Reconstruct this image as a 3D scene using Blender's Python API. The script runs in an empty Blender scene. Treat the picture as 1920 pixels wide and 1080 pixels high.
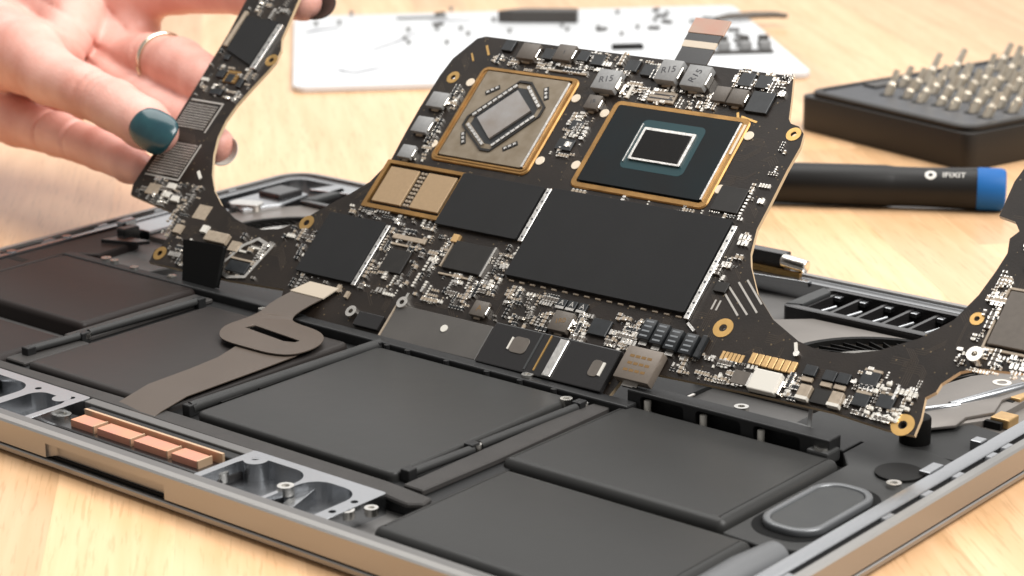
import bpy, bmesh, math, random
import numpy as np
from mathutils import Matrix, Vector, Euler, noise
random.seed(7)
C = bpy.context.scene.collection
S = bpy.context.scene
MM = 0.001

# ------------------------------------------------------------------ camera
# World: table top at z=0. Laptop frame = world shifted up 10 mm (millimetres,
# x along the front edge, y towards the hinge, z=0 on the rim of the opened base).
LZ = 10.0
cam = bpy.data.cameras.new("camera")
cam.sensor_width = 36.0
cam.lens = 4060 / 1920 * 36
cam.clip_start, cam.clip_end = 0.02, 50
cam_o = bpy.data.objects.new("camera", cam)
C.objects.link(cam_o)
RC = Matrix(((0.7660294478710418, 0.6427104979633578, -0.011049923170751152),
             (-0.17681715573264395, 0.22720838452053305, 0.9576596699465774),
             (0.618008558543492, -0.7316416922314244, 0.2876905555553274))).transposed()
M = RC.to_4x4()
M.translation = Vector((587.938, -322.913, 195.598 + LZ)) * MM
cam_o.matrix_world = M
cam.dof.use_dof = True
cam.dof.focus_distance = 0.595
cam.dof.aperture_fstop = 24
cam.dof.aperture_blades = 0
S.camera = cam_o

# ------------------------------------------------------------------ world and lamps
W = bpy.data.worlds.new("World")
S.world = W
W.use_nodes = True
bg = W.node_tree.nodes["Background"]
bg.inputs[0].default_value = (1.0, 0.98, 0.96, 1)
bg.inputs[1].default_value = 0.27


def area(name, loc, target, sx, sy, power, col):
    l = bpy.data.lights.new(name, 'AREA')
    l.shape = 'RECTANGLE'
    l.size, l.size_y, l.energy, l.color = sx, sy, power, col
    o = bpy.data.objects.new(name, l)
    C.objects.link(o)
    o.location = loc
    d = Vector(target) - Vector(loc)
    o.rotation_euler = d.to_track_quat('-Z', 'Y').to_euler()
    return o


area("window_lamp", (1.40, 0.40, 1.65), (0.18, 0.15, 0), 1.5, 1.2, 44, (1, 0.985, 0.96))
area("ceiling_lamp", (-0.30, 0.60, 1.6), (0.10, 0.15, 0), 1.7, 1.3, 17.5, (1, 0.985, 0.96))
area("back_window", (-0.75, 1.75, 0.80), (0.15, 0.2, 0), 2.4, 1.0, 4.2, (1, 0.985, 0.97))
S.view_settings.view_transform = 'Standard'
S.view_settings.look = 'None'
S.view_settings.exposure = 0.58
S.view_settings.gamma = 1.0

# ------------------------------------------------------------------ materials


def mat(name, col, rough=0.5, metal=0.0, var=0.0, scale=120.0, bump=0.0, bscale=900.0, spec=0.5,
        col2=None, sss=0.0, coat=0.0, rvar=0.0, aniso=None):
    m = bpy.data.materials.new(name)
    m.use_nodes = True
    nt = m.node_tree
    b = nt.nodes["Principled BSDF"]
    b.inputs["Base Color"].default_value = (*col, 1)
    b.inputs["Roughness"].default_value = rough
    b.inputs["Metallic"].default_value = metal
    b.inputs["Specular IOR Level"].default_value = spec
    b.inputs["Coat Weight"].default_value = coat
    if sss:
        b.inputs["Subsurface Weight"].default_value = sss
        b.inputs["Subsurface Radius"].default_value = (1.0, 0.35, 0.2)
        b.inputs["Subsurface Scale"].default_value = 0.004
    tc = nt.nodes.new("ShaderNodeTexCoord")
    src = tc.outputs["Object"]
    if aniso:
        mp = nt.nodes.new("ShaderNodeMapping")
        mp.inputs["Scale"].default_value = aniso
        nt.links.new(src, mp.inputs[0])
        src = mp.outputs[0]
    if var or col2 or rvar:
        n = nt.nodes.new("ShaderNodeTexNoise")
        n.inputs["Scale"].default_value = scale
        n.inputs["Detail"].default_value = 5
        nt.links.new(src, n.inputs["Vector"])
        if var or col2:
            r = nt.nodes.new("ShaderNodeValToRGB")
            a = col if col2 else [c * (1 - var) for c in col]
            z = col2 if col2 else [min(1, c * (1 + var)) for c in col]
            r.color_ramp.elements[0].position = 0.3
            r.color_ramp.elements[1].position = 0.7
            r.color_ramp.elements[0].color = (*a, 1)
            r.color_ramp.elements[1].color = (*z, 1)
            nt.links.new(n.outputs[0], r.inputs[0])
            nt.links.new(r.outputs[0], b.inputs["Base Color"])
        if rvar:
            mr = nt.nodes.new("ShaderNodeMapRange")
            mr.inputs[3].default_value = max(0.02, rough - rvar)
            mr.inputs[4].default_value = rough + rvar
            nt.links.new(n.outputs[0], mr.inputs[0])
            nt.links.new(mr.outputs[0], b.inputs["Roughness"])
    if bump:
        n2 = nt.nodes.new("ShaderNodeTexNoise")
        n2.inputs["Scale"].default_value = bscale
        n2.inputs["Detail"].default_value = 4
        nt.links.new(src, n2.inputs["Vector"])
        bp = nt.nodes.new("ShaderNodeBump")
        bp.inputs["Strength"].default_value = bump
        bp.inputs["Distance"].default_value = 0.0003
        nt.links.new(n2.outputs[0], bp.inputs["Height"])
        nt.links.new(bp.outputs[0], b.inputs["Normal"])
    return m


def wood():
    m = mat("birch_wood", (0.70, 0.42, 0.19), 0.30, spec=0.6)
    nt = m.node_tree
    b = nt.nodes["Principled BSDF"]
    tc = nt.nodes.new("ShaderNodeTexCoord")
    oi = nt.nodes.new("ShaderNodeObjectInfo")
    add = nt.nodes.new("ShaderNodeVectorMath")
    add.operation = 'ADD'
    sc = nt.nodes.new("ShaderNodeVectorMath")
    sc.operation = 'SCALE'
    sc.inputs[0].default_value = (3, 7, 11)
    nt.links.new(oi.outputs["Random"], sc.inputs["Scale"])
    nt.links.new(tc.outputs["Object"], add.inputs[0])
    nt.links.new(sc.outputs[0], add.inputs[1])
    mp = nt.nodes.new("ShaderNodeMapping")
    mp.inputs["Scale"].default_value = (5, 70, 70)
    nt.links.new(add.outputs[0], mp.inputs[0])
    n = nt.nodes.new("ShaderNodeTexNoise")
    n.inputs["Scale"].default_value = 2.2
    n.inputs["Detail"].default_value = 7
    n.inputs["Distortion"].default_value = 0.6
    nt.links.new(mp.outputs[0], n.inputs["Vector"])
    r = nt.nodes.new("ShaderNodeValToRGB")
    r.color_ramp.elements[0].position = 0.28
    r.color_ramp.elements[0].color = (0.64, 0.382, 0.192, 1)
    r.color_ramp.elements[1].position = 0.68
    r.color_ramp.elements[1].color = (0.76, 0.488, 0.278, 1)
    nt.links.new(n.outputs[0], r.inputs[0])
    n3 = nt.nodes.new("ShaderNodeTexNoise")
    n3.inputs["Scale"].default_value = 13
    n3.inputs["Detail"].default_value = 3
    nt.links.new(mp.outputs[0], n3.inputs["Vector"])
    r3 = nt.nodes.new("ShaderNodeValToRGB")
    r3.color_ramp.elements[0].position = 0.34
    r3.color_ramp.elements[0].color = (0.80, 0.76, 0.70, 1)
    r3.color_ramp.elements[1].position = 0.44
    r3.color_ramp.elements[1].color = (1, 1, 1, 1)
    nt.links.new(n3.outputs[0], r3.inputs[0])
    mx = nt.nodes.new("ShaderNodeMix")
    mx.data_type, mx.blend_type = 'RGBA', 'MULTIPLY'
    mx.inputs[0].default_value = 0.75
    nt.links.new(r.outputs[0], mx.inputs[6])
    nt.links.new(r3.outputs[0], mx.inputs[7])
    hs = nt.nodes.new("ShaderNodeHueSaturation")
    mr = nt.nodes.new("ShaderNodeMapRange")
    mr.inputs[3].default_value = 0.84
    mr.inputs[4].default_value = 1.08
    nt.links.new(oi.outputs["Random"], mr.inputs[0])
    nt.links.new(mr.outputs[0], hs.inputs["Value"])
    nt.links.new(mx.outputs[2], hs.inputs["Color"])
    nt.links.new(hs.outputs[0], b.inputs["Base Color"])
    bp = nt.nodes.new("ShaderNodeBump")
    bp.inputs["Strength"].default_value = 0.12
    bp.inputs["Distance"].default_value = 0.0004
    nt.links.new(n.outputs[0], bp.inputs["Height"])
    nt.links.new(bp.outputs[0], b.inputs["Normal"])
    return m


MT = dict(
    wood=wood(),
    alu=mat("anodised_aluminium", (0.34, 0.33, 0.315), 0.40, 0.85, bump=0.05, bscale=7000),
    milled=mat("milled_aluminium", (0.42, 0.43, 0.445), 0.24, 1.0, bump=0.04, bscale=3000),
    floor=mat("inner_aluminium", (0.15, 0.145, 0.14), 0.5, 0.5, var=0.06, scale=40),
    gasket=mat("black_gasket", (0.009, 0.0085, 0.008), 0.6, spec=0.15),
    glass=mat("black_glass", (0.008, 0.008, 0.008), 0.12),
    battery=mat("battery_wrap", (0.026, 0.0257, 0.0247), 0.40, spec=0.24, var=0.06, scale=22, bump=0.20, bscale=110, rvar=0.09),
    battery_warm=mat("battery_wrap_warm", (0.0175, 0.0130, 0.0118), 0.45, spec=0.17, var=0.06, scale=30, bump=0.20, bscale=110),
    battery_mid=mat("battery_wrap_mid", (0.024, 0.0205, 0.0190), 0.42, spec=0.21, var=0.06, scale=22, bump=0.20, bscale=110, rvar=0.08),
    plastic=mat("black_plastic", (0.012, 0.012, 0.0122), 0.45, spec=0.3, var=0.15, scale=90, bump=0.12, bscale=2200),
    tape=mat("grey_tape", (0.040, 0.037, 0.035), 0.55, spec=0.25, var=0.10, scale=160, bump=0.15, bscale=2500),
    shiny=mat("glossy_black_plastic", (0.015, 0.014, 0.014), 0.22),
    pcb=mat("solder_mask", (0.0105, 0.0075, 0.0056), 0.42, spec=0.25, col2=(0.0185, 0.0130, 0.0095), scale=85, bump=0.12, bscale=1800),
    pcbedge=mat("board_edge", (0.46, 0.35, 0.22), 0.4),
    sheet=mat("graphite_sheet", (0.0125, 0.0125, 0.0128), 0.6, spec=0.2, var=0.06, scale=70, bump=0.08, bscale=3000),
    chip=mat("chip_resin", (0.014, 0.0125, 0.011), 0.45, spec=0.3, var=0.15, scale=260),
    chipdark=mat("dark_component", (0.013, 0.0145, 0.016), 0.38, spec=0.4, var=0.3, scale=500),
    silver=mat("tinned_metal", (0.88, 0.84, 0.78), 0.26, 1.0, var=0.12, scale=700),
    rail=mat("shield_metal", (0.62, 0.60, 0.57), 0.33, 1.0, var=0.15, scale=500, bump=0.2, bscale=2000),
    gold=mat("gold_plate", (0.55, 0.34, 0.125), 0.36, 1.0, var=0.1, scale=300),
    goldframe=mat("gold_frame", (0.30, 0.165, 0.055), 0.40, 0.75, var=0.22, scale=140, bump=0.1, bscale=900),
    goldpad=mat("gold_contact", (0.56, 0.36, 0.16), 0.42, 0.6, var=0.1, scale=400),
    pad=mat("mounting_pad_tin", (0.66, 0.57, 0.45), 0.5, 0.2),
    gpu=mat("package_substrate", (0.165, 0.128, 0.083), 0.5, 0.3, col2=(0.225, 0.185, 0.135), scale=260, bump=0.1),
    cpu=mat("processor_substrate", (0.0125, 0.0125, 0.0128), 0.45, spec=0.09, col2=(0.0105, 0.0155, 0.0175), scale=45, var=0.1),
    teal=mat("teal_solder_mask", (0.006, 0.036, 0.043), 0.4, spec=0.3),
    die=mat("silicon_die", (0.006, 0.0055, 0.005), 0.07, spec=0.55),
    diegrey=mat("bare_silicon", (0.25, 0.215, 0.185), 0.3, 0.45, col2=(0.34, 0.33, 0.325), scale=110),  # brownish-grey reflection of the die put into its base colour
    coilgrey=mat("grey_ferrite", (0.235, 0.235, 0.232), 0.5, 0.1, var=0.08, scale=900, bump=0.1, bscale=5000),
    coilbrown=mat("brown_ferrite", (0.095, 0.080, 0.066), 0.45, 0.1, var=0.08, scale=700, bump=0.1, bscale=5000),
    inductor=mat("bronze_ferrite", (0.155, 0.128, 0.104), 0.42, 0.1, var=0.06, scale=600, bump=0.1, bscale=5000),
    ceramic=mat("ceramic_tan", (0.31, 0.25, 0.185), 0.4, var=0.15, scale=900),
    white=mat("white_ceramic", (0.60, 0.57, 0.51), 0.4),
    memory=mat("memory_package", (0.33, 0.225, 0.125), 0.5, 0.25, var=0.05, scale=900, bump=0.1, bscale=5000),
    ink_dark=mat("dark_ink", (0.03, 0.03, 0.035), 0.6),
    ink_brown=mat("brown_ink", (0.16, 0.085, 0.02), 0.6),
    ink_grey=mat("grey_ink", (0.16, 0.17, 0.18), 0.6),
    silk=mat("white_silkscreen", (0.36, 0.34, 0.31), 0.6),
    flex=mat("flex_cable_film", (0.078, 0.060, 0.047), 0.45, spec=0.3, var=0.05, scale=50),
    flexpale=mat("pale_stiffener", (0.55, 0.47, 0.37), 0.45),
    copper=mat("copper_orange", (0.60, 0.245, 0.175), 0.42, 0.2, col2=(0.62, 0.29, 0.16), scale=130),
    copperedge=mat("copper_edge", (0.66, 0.46, 0.30), 0.4, 0.6),
    screw=mat("steel_screw", (0.70, 0.68, 0.64), 0.24, 1.0, var=0.1, scale=800),
    speaker=mat("speaker_membrane", (0.040, 0.0415, 0.0415), 0.45, spec=0.3, var=0.05, scale=200),
    spkbody=mat("speaker_plastic", (0.030, 0.030, 0.0295), 0.5, spec=0.25, var=0.1, scale=120, bump=0.1, bscale=2500),
    fanplate=mat("fan_plate", (0.25, 0.228, 0.208), 0.45, 0.7, var=0.06, scale=60),
    skin=mat("skin", (0.62, 0.285, 0.225), 0.45, col2=(0.78, 0.455, 0.385), scale=55, sss=0.12, bump=0.45, bscale=1100, spec=0.4),
    nail=mat("teal_nail_polish", (0.010, 0.042, 0.054), 0.2, col2=(0.014, 0.060, 0.070), scale=200, coat=0.2),
    nail_shaded=mat("shaded_nail_polish", (0.02, 0.018, 0.014), 0.3),  # the teal polish again, with shade on the nail put into the colour
    steelring=mat("silver_ring", (0.72, 0.66, 0.52), 0.22, 1.0),
    mat=mat("white_mat", (0.60, 0.61, 0.62), 0.4, var=0.015, scale=40),
    matink=mat("mat_ink", (0.12, 0.125, 0.15), 0.5),
    casebody=mat("case_plastic", (0.016, 0.0135, 0.011), 0.4, spec=0.3, var=0.06, scale=60, bump=0.06, bscale=2500),
    foam=mat("tray_foam", (0.060, 0.062, 0.067), 0.45, spec=0.3, var=0.1, scale=160, bump=0.2, bscale=1500),
    steel=mat("bit_steel", (0.55, 0.485, 0.39), 0.28, 0.75, var=0.08, scale=300),
    handle=mat("handle_black", (0.007, 0.0062, 0.0055), 0.4, spec=0.3, bump=0.06, bscale=2500),
    blue=mat("blue_cap", (0.014, 0.105, 0.32), 0.45, spec=0.15, var=0.03, scale=60),
    print=mat("pale_print", (0.62, 0.60, 0.56), 0.5),
    blacktape=mat("black_tape", (0.006, 0.006, 0.006), 0.85, spec=0.15),
    softsilver=mat("soft_silver_plastic", (0.13, 0.133, 0.137), 0.5, 0.4),
    flexpink=mat("pinkish_flex_end", (0.40, 0.285, 0.22), 0.45, col2=(0.44, 0.24, 0.18), scale=160),
    trace=mat("masked_trace", (0.034, 0.025, 0.018), 0.42, spec=0.25),
    via=mat("via_ring", (0.12, 0.085, 0.045), 0.4, 0.3),
    coverfilm=mat("cover_film", (0.072, 0.066, 0.060), 0.32, var=0.12, scale=60, bump=0.3, bscale=160),
    spkrim=mat("speaker_rim_highlight", (0.14, 0.145, 0.15), 0.30, 0.4),  # paler than the enclosure, so the rim's highlights are in the colour
    bracket=mat("dark_bracket", (0.07, 0.065, 0.06), 0.4, 0.5),
)

# ------------------------------------------------------------------ mesh helpers (all sizes in mm)


class MB:
    def __init__(s):
        s.bm = bmesh.new()

    def v(s, x, y, z):
        return s.bm.verts.new((x, y, z))

    def face(s, vs):
        try:
            return s.bm.faces.new(vs)
        except ValueError:
            return None

    def box(s, x0, x1, y0, y1, z0, z1, top=0.0):
        x0, x1 = min(x0, x1), max(x0, x1)
        y0, y1 = min(y0, y1), max(y0, y1)
        t = top
        a = [s.v(x, y, z0) for x, y in ((x0, y0), (x1, y0), (x1, y1), (x0, y1))]
        b = [s.v(x, y, z1) for x, y in ((x0 + t, y0 + t), (x1 - t, y0 + t), (x1 - t, y1 - t), (x0 + t, y1 - t))]
        s.face(a[::-1]); s.face(b)
        for i in range(4):
            j = (i + 1) % 4
            s.face((a[i], a[j], b[j], b[i]))
        return s

    def prism(s, poly, z0, z1, zf=None):
        ar = sum(poly[i - 1][0] * poly[i][1] - poly[i][0] * poly[i - 1][1] for i in range(len(poly)))
        if ar < 0:
            poly = poly[::-1]
        f0 = (lambda p: z0) if zf is None else (lambda p: zf(p) + z0)
        f1 = (lambda p: z1) if zf is None else (lambda p: zf(p) + z1)
        a = [s.v(p[0], p[1], f0(p)) for p in poly]
        b = [s.v(p[0], p[1], f1(p)) for p in poly]
        n = len(poly)
        fs = [s.face(a[::-1]), s.face(b)]
        for i in range(n):
            j = (i + 1) % n
            s.face((a[i], a[j], b[j], b[i]))
        if n > 4:
            for f in fs:
                f.normal_update()
            bmesh.ops.triangulate(s.bm, faces=[f for f in fs if f])
        return s

    def ring(s, outer, inner, z0, z1, cham=0.0):
        n = len(outer)
        if cham:
            oc = [(o[0] + (i[0] - o[0]) * cham, o[1] + (i[1] - o[1]) * cham) for o, i in zip(outer, inner)]
            h = cham * 2.0
        A = [s.v(*p, z0) for p in outer]
        B = [s.v(*p, z1 - (h if cham else 0)) for p in outer]
        Cc = [s.v(*p, z1) for p in oc] if cham else None
        D = [s.v(*p, z1) for p in inner]
        E_ = [s.v(*p, z0) for p in inner]
        loops = [A, B] + ([Cc] if cham else []) + [D, E_]
        for k in range(len(loops)):
            p, q = loops[k], loops[(k + 1) % len(loops)]
            for i in range(n):
                j = (i + 1) % n
                s.face((p[i], p[j], q[j], q[i]))
        return s

    def cyl(s, x, y, z0, z1, r, n=20, r1=None, cap=True):
        r1 = r if r1 is None else r1
        a = [s.v(x + r * math.cos(2 * math.pi * i / n), y + r * math.sin(2 * math.pi * i / n), z0) for i in range(n)]
        b = [s.v(x + r1 * math.cos(2 * math.pi * i / n), y + r1 * math.sin(2 * math.pi * i / n), z1) for i in range(n)]
        if cap:
            s.face(a[::-1]); s.face(b)
        for i in range(n):
            j = (i + 1) % n
            s.face((a[i], a[j], b[j], b[i]))
        return s

    def washer(s, x, y, z0, z1, r, ri, n=28):
        o = [(x + r * math.cos(2 * math.pi * i / n), y + r * math.sin(2 * math.pi * i / n)) for i in range(n)]
        q = [(x + ri * math.cos(2 * math.pi * i / n), y + ri * math.sin(2 * math.pi * i / n)) for i in range(n)]
        return s.ring(o, q, z0, z1)

    def tube(s, pts, rad, n=10, flat=1.0, up=(0, 0, 1)):
        pts = [Vector(p) for p in pts]
        rr = rad if isinstance(rad, (list, tuple)) else [rad] * len(pts)
        loops = []
        for i, p in enumerate(pts):
            d = (pts[min(i + 1, len(pts) - 1)] - pts[max(i - 1, 0)]).normalized()
            side = d.cross(Vector(up))
            side = side.normalized() if side.length > 1e-6 else Vector((1, 0, 0))
            u = side.cross(d)
            loops.append([s.bm.verts.new(p + side * math.cos(2 * math.pi * k / n) * rr[i]
                                         + u * math.sin(2 * math.pi * k / n) * rr[i] * flat) for k in range(n)])
        for a, b in zip(loops, loops[1:]):
            for k in range(n):
                j = (k + 1) % n
                s.face((a[k], a[j], b[j], b[k]))
        s.face(loops[0][::-1]); s.face(loops[-1])
        return s

    def bevel(s, w, seg=2):
        s.bm.normal_update()
        es = [e for e in s.bm.edges if len(e.link_faces) == 2 and e.calc_face_angle(0) > 0.5]
        bmesh.ops.bevel(s.bm, geom=es, offset=w, segments=seg, profile=0.5, affect='EDGES', clamp_overlap=True)
        return s

    def rot(s, ang, about, axis='Z'):
        bmesh.ops.rotate(s.bm, verts=s.bm.verts, cent=about, matrix=Matrix.Rotation(ang, 3, axis))
        return s

    def mesh(s, name, m, smooth=False):
        bmesh.ops.recalc_face_normals(s.bm, faces=s.bm.faces)
        for v in s.bm.verts:
            v.co *= MM
        me = bpy.data.meshes.new(name)
        s.bm.to_mesh(me)
        s.bm.free()
        for k in (m if isinstance(m, (list, tuple)) else [m]):
            me.materials.append(MT[k])
        if smooth:
            me.shade_smooth()
            if smooth is not True:
                me.set_sharp_from_angle(angle=math.radians(smooth))
        return me


def link(name, me, parent=None, loc=None, label=None, kind=None, rot=None):
    o = bpy.data.objects.new(name, me)
    C.objects.link(o)
    if parent:
        o.parent = parent
    if loc:
        o.location = Vector(loc) * MM
    if rot:
        o.rotation_euler = rot
    if label:
        o["label"] = label
    if kind:
        o["kind"] = kind
    return o


def part(name, mb, m, parent, smooth=False, **k):
    return link(name, mb.mesh(name, m, smooth), parent, **k)


def thing(name, label, cat, mw=None, group=None):
    o = bpy.data.objects.new(name, None)
    C.objects.link(o)
    o.empty_display_size = 0.01
    if mw is not None:
        o.matrix_world = mw
    o["label"], o["category"] = label, cat
    if group:
        o["group"] = group
    return o


def tag(o, label, cat, group=None):
    o["label"], o["category"] = label, cat
    if group:
        o["group"] = group
    return o


def cut(o, cutters):
    """subtract cutter meshes (MB) from object o, keeping only the result"""
    mods, tmp = [], []
    bpy.context.view_layer.update()
    for mb in cutters:
        bmesh.ops.recalc_face_normals(mb.bm, faces=mb.bm.faces)
        me = mb.mesh("cutter", [])
        c = bpy.data.objects.new("cutter", me)
        C.objects.link(c)
        c.matrix_world = o.matrix_world if not o.parent else o.parent.matrix_world @ o.matrix_basis
        md = o.modifiers.new("cut", 'BOOLEAN')
        md.object, md.operation, md.solver = c, 'DIFFERENCE', 'EXACT'
        tmp.append(c)
    bpy.context.view_layer.update()
    dg = bpy.context.evaluated_depsgraph_get()
    me = bpy.data.meshes.new_from_object(o.evaluated_get(dg))
    o.modifiers.clear()
    o.data = me
    for c in tmp:
        bpy.data.objects.remove(c)
    return o


def rrect(x0, x1, y0, y1, r, n=8):
    pts = []
    for cx, cy, a in ((x1 - r, y0 + r, -90), (x1 - r, y1 - r, 0), (x0 + r, y1 - r, 90), (x0 + r, y0 + r, 180)):
        for i in range(n + 1):
            t = math.radians(a + 90 * i / n)
            pts.append((cx + r * math.cos(t), cy + r * math.sin(t)))
    return pts


def text_mesh(txt, size, m):
    cu = bpy.data.curves.new("txt", 'FONT')
    cu.body = txt
    cu.size = size * MM
    cu.extrude = 0.00003
    cu.align_x, cu.align_y = 'CENTER', 'CENTER'
    o = bpy.data.objects.new("txt", cu)
    C.objects.link(o)
    bpy.context.view_layer.update()
    me = bpy.data.meshes.new_from_object(o.evaluated_get(bpy.context.evaluated_depsgraph_get()))
    bpy.data.objects.remove(o)
    me.materials.clear()
    me.materials.append(MT[m])
    return me


# ------------------------------------------------------------------ table of glued wood staves
base = MB().box(-1600, 1900, -1200, 2600, -40, -0.12)
tbl = part("table_top", base, 'wood', None, kind='structure')
tbl["label"] = "light wooden workbench top of glued staves"
dv, nv = Vector((-0.735, 0.678, 0)), Vector((0.678, 0.735, 0))
ang = math.atan2(dv.y, dv.x)
wd = 30.5
for i in range(-7, 30):
    d = -560 + random.uniform(0, 260)
    while d < 1080:
        ln = random.uniform(280, 520)
        ctr = nv * (109.5 + (i - 3) * wd + wd / 2 - 0 * i) + dv * (d + ln / 2)
        px = ctr - Vector((588, -323, 0))
        ahead = px.dot(Vector((-0.645, 0.764, 0)))
        if ahead > 60 - ln and abs(px.dot(Vector((0.766, 0.643, 0)))) < 0.50 * ahead + 200:
            b = MB().box(-ln / 2 + .01, ln / 2 - .01, -wd / 2 + .01, wd / 2 - .01, -2.5, random.uniform(-.015, 0))
            part("wood_stave", b, 'wood', tbl, loc=ctr, rot=(0, 0, ang))
        d += ln

# ------------------------------------------------------------------ laptop base, opened, upside down on its lid
LW, LD = 357.9, 245.9
lap = thing("laptop", "opened silver laptop base with bottom cover off, dark batteries and fans exposed", "laptop",
            Matrix.Translation((0, 0, LZ * MM)))
NS = 8


def inset(d, r=12.0):
    return rrect(d, LW - d, d, LD - d, max(r - d, 1.0), NS)


shell = part("base_wall", MB().ring(inset(0), inset(2.7), -6.5, 0, cham=0.22), 'alu', lap, smooth=30)
notch = MB().prism(rrect(156.5, 202.5, -3, 2.4, 2.2), -7.5, -2.6).bevel(0.9)
cut(shell, [notch])
part("rim_groove", MB().ring(inset(2.7), inset(4.9), -3.2, -1.3), 'gasket', lap)
# inner silver ledge, with a wider front band
o, i_ = inset(4.9), rrect(9.2, LW - 9.3, 5.4, LD - 9, 6, NS)
part("inner_ledge", MB().ring(o, i_, -6.2, -0.25, cham=0.10), 'milled', lap, smooth=30)
part("chassis_floor", MB().prism(inset(2.65), -6.5, -6.0), 'floor', lap)
part("lid_gasket", MB().prism(inset(1.6), -6.95, -6.5), 'gasket', lap)
part("display_glass", MB().prism(inset(0.9), -7.2, -6.95), 'glass', lap)
lid = MB()
lv = [(inset(0.3), -7.2), (inset(0.0), -7.5), (inset(0.1), -8.6), (inset(1.2), -9.5), (inset(5), -9.98)]
ls = [[lid.v(*p, z) for p in pl] for pl, z in lv]
for a, b in zip(ls, ls[1:]):
    for k in range(len(a)):
        j = (k + 1) % len(a)
        lid.face((a[k], a[j], b[j], b[k]))
lid.face(ls[0]); lid.face(ls[-1][::-1])
part("lid", lid, 'alu', lap, smooth=40)

part("front_rim_band", MB().box(8, LW - 8, 2.0, 5.6, -1.35, -0.04).bevel(.3, 1), 'floor', lap)  # metal darker than the wall, so its dim reflection is in the colour
# groove tabs along the right and left rims (locating slots of the bottom cover)
tabm = MB().box(-1.0, 1.0, -2.2, 2.2, -1.3, -0.25, top=.3).mesh("groove_tab", 'milled')
for y in (45, 88, 106, 121, 138, 146, 160, 178, 200, 218):
    link("groove_tab", tabm, lap, loc=(LW - 3.8, y, 0))
postm = MB().cyl(0, 0, -3, -0.1, 1.7, 14).mesh("rim_post", 'milled', 40)
for y in (101, 122, 146, 157.5, 172, 190, 208):
    link("groove_tab", tabm, lap, loc=(3.8, y, 0))
for y in (104.5, 128, 155, 181):
    link("rim_post", postm, lap, loc=(6.6, y, 0.2))
# dark scallops milled in the left ledge
for y in (110, 133, 160, 186):
    part("rim_scallop", MB().prism(rrect(4.7, 6.2, y - 9, y + 8, .7, 4), -0.4, -0.17), 'gasket', lap)

# --- batteries
def cell(x0, x1, y0, y1, z1, m, r=2.2):
    b = MB().prism(rrect(x0, x1, y0, y1, 2.4, 5), -6, z1)
    b.bm.normal_update()
    top = [e for e in b.bm.edges if abs(e.verts[0].co.z - z1) < 1e-4 and abs(e.verts[1].co.z - z1) < 1e-4
           and any(abs(f.normal.z) < .3 for f in e.link_faces)]
    bmesh.ops.bevel(b.bm, geom=top, offset=r, segments=4, profile=0.55, affect='EDGES')
    # a pouch cell is never quite flat
    return part("battery_cell", b, m, lap, smooth=35)


cell(22, 88.5, 67.5, 114.5, -0.5, 'battery_warm', 2.0)
cell(25, 93.5, 11, 58, -0.9, 'battery_warm', 2.6)
cell(103, 163.5, 35.5, 106, -1.0, 'battery_mid', 1.6)
cD = cell(173.5, 245.5, 36.5, 107.5, -0.5, 'battery', 1.3)
cE = cell(258.5, 326, 61.5, 113.2, -0.5, 'battery', 2.8)
cF = cell(263.3, 337.5, 9.5, 58, -0.7, 'battery', 2.8)

# --- battery tray (frame) pieces
part("battery_tray", MB().box(88, 262, 28.5, 114, -6, -3.0), 'plastic', lap)
part("tray_strip", MB().prism([(91, 29), (247, 28), (259, 26.5), (262.5, 29), (261.5, 33), (246, 34.4), (171.5, 34.9), (103, 33.4), (91, 33.4)],
                              -3.0, -1.6).bevel(.4, 1), 'tape', lap, label="flat grey front strip of the battery tray")
part("tray_strip", MB().prism([(250.6, 34.5), (257, 34.5), (257.6, 62), (256.6, 117), (252.5, 117), (250, 100)], -3, -1.3).bevel(.3, 1),
     'tape', lap)
part("tray_strip", MB().prism([(89.5, 60), (98, 60), (98, 112), (89.5, 112)], -3, -1.6).bevel(.3, 1), 'tape', lap)
part("tray_strip", MB().prism([(92, 36), (101.5, 36), (101.5, 60), (94, 60)], -3, -1.9).bevel(.3, 1), 'tape', lap)


def rail(x0, y0, x1, y1, r=1.5, z=-1.0, m='plastic', seg=None):
    b = MB()
    b.tube([(x0, y0, z), (x0 + (x1 - x0) * .03, y0 + (y1 - y0) * .03, z + .1), (x1, y1, z)], [r, r, r], 12)
    return part("tray_rail", b, m, lap, smooth=40)


rail(169.6, 38.5, 172.0, 109.5, 1.7, -0.9, 'spkbody')
rail(247.3, 40.5, 248.6, 62.5, 1.2, -1.2, 'spkbody')
rail(248.2, 66, 250.0, 104, 1.2, -1.2, 'spkbody')
rail(95.8, 42.5, 97.0, 60, 1.2, -0.7, 'spkbody')
rail(97.0, 63.5, 98.4, 105, 1.2, -0.7, 'spkbody')
for x, y in ((169.5, 38.4), (172.1, 109.3), (247.3, 40.2), (247.9, 63.2), (249.9, 104.6), (95.7, 42.4), (97.2, 61.2), (98.4, 106)):
    part("tray_lug", MB().box(x - 1.5, x + 1.5, y - 1.6, y + 1.6, -3, .4).bevel(.35), 'plastic', lap)
for y in (47, 61, 78, 92):     # dark slots beside the long rail
    part("tray_slot", MB().box(171.9, 172.7, y, y + 8, -2, -0.93), 'gasket', lap)
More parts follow.
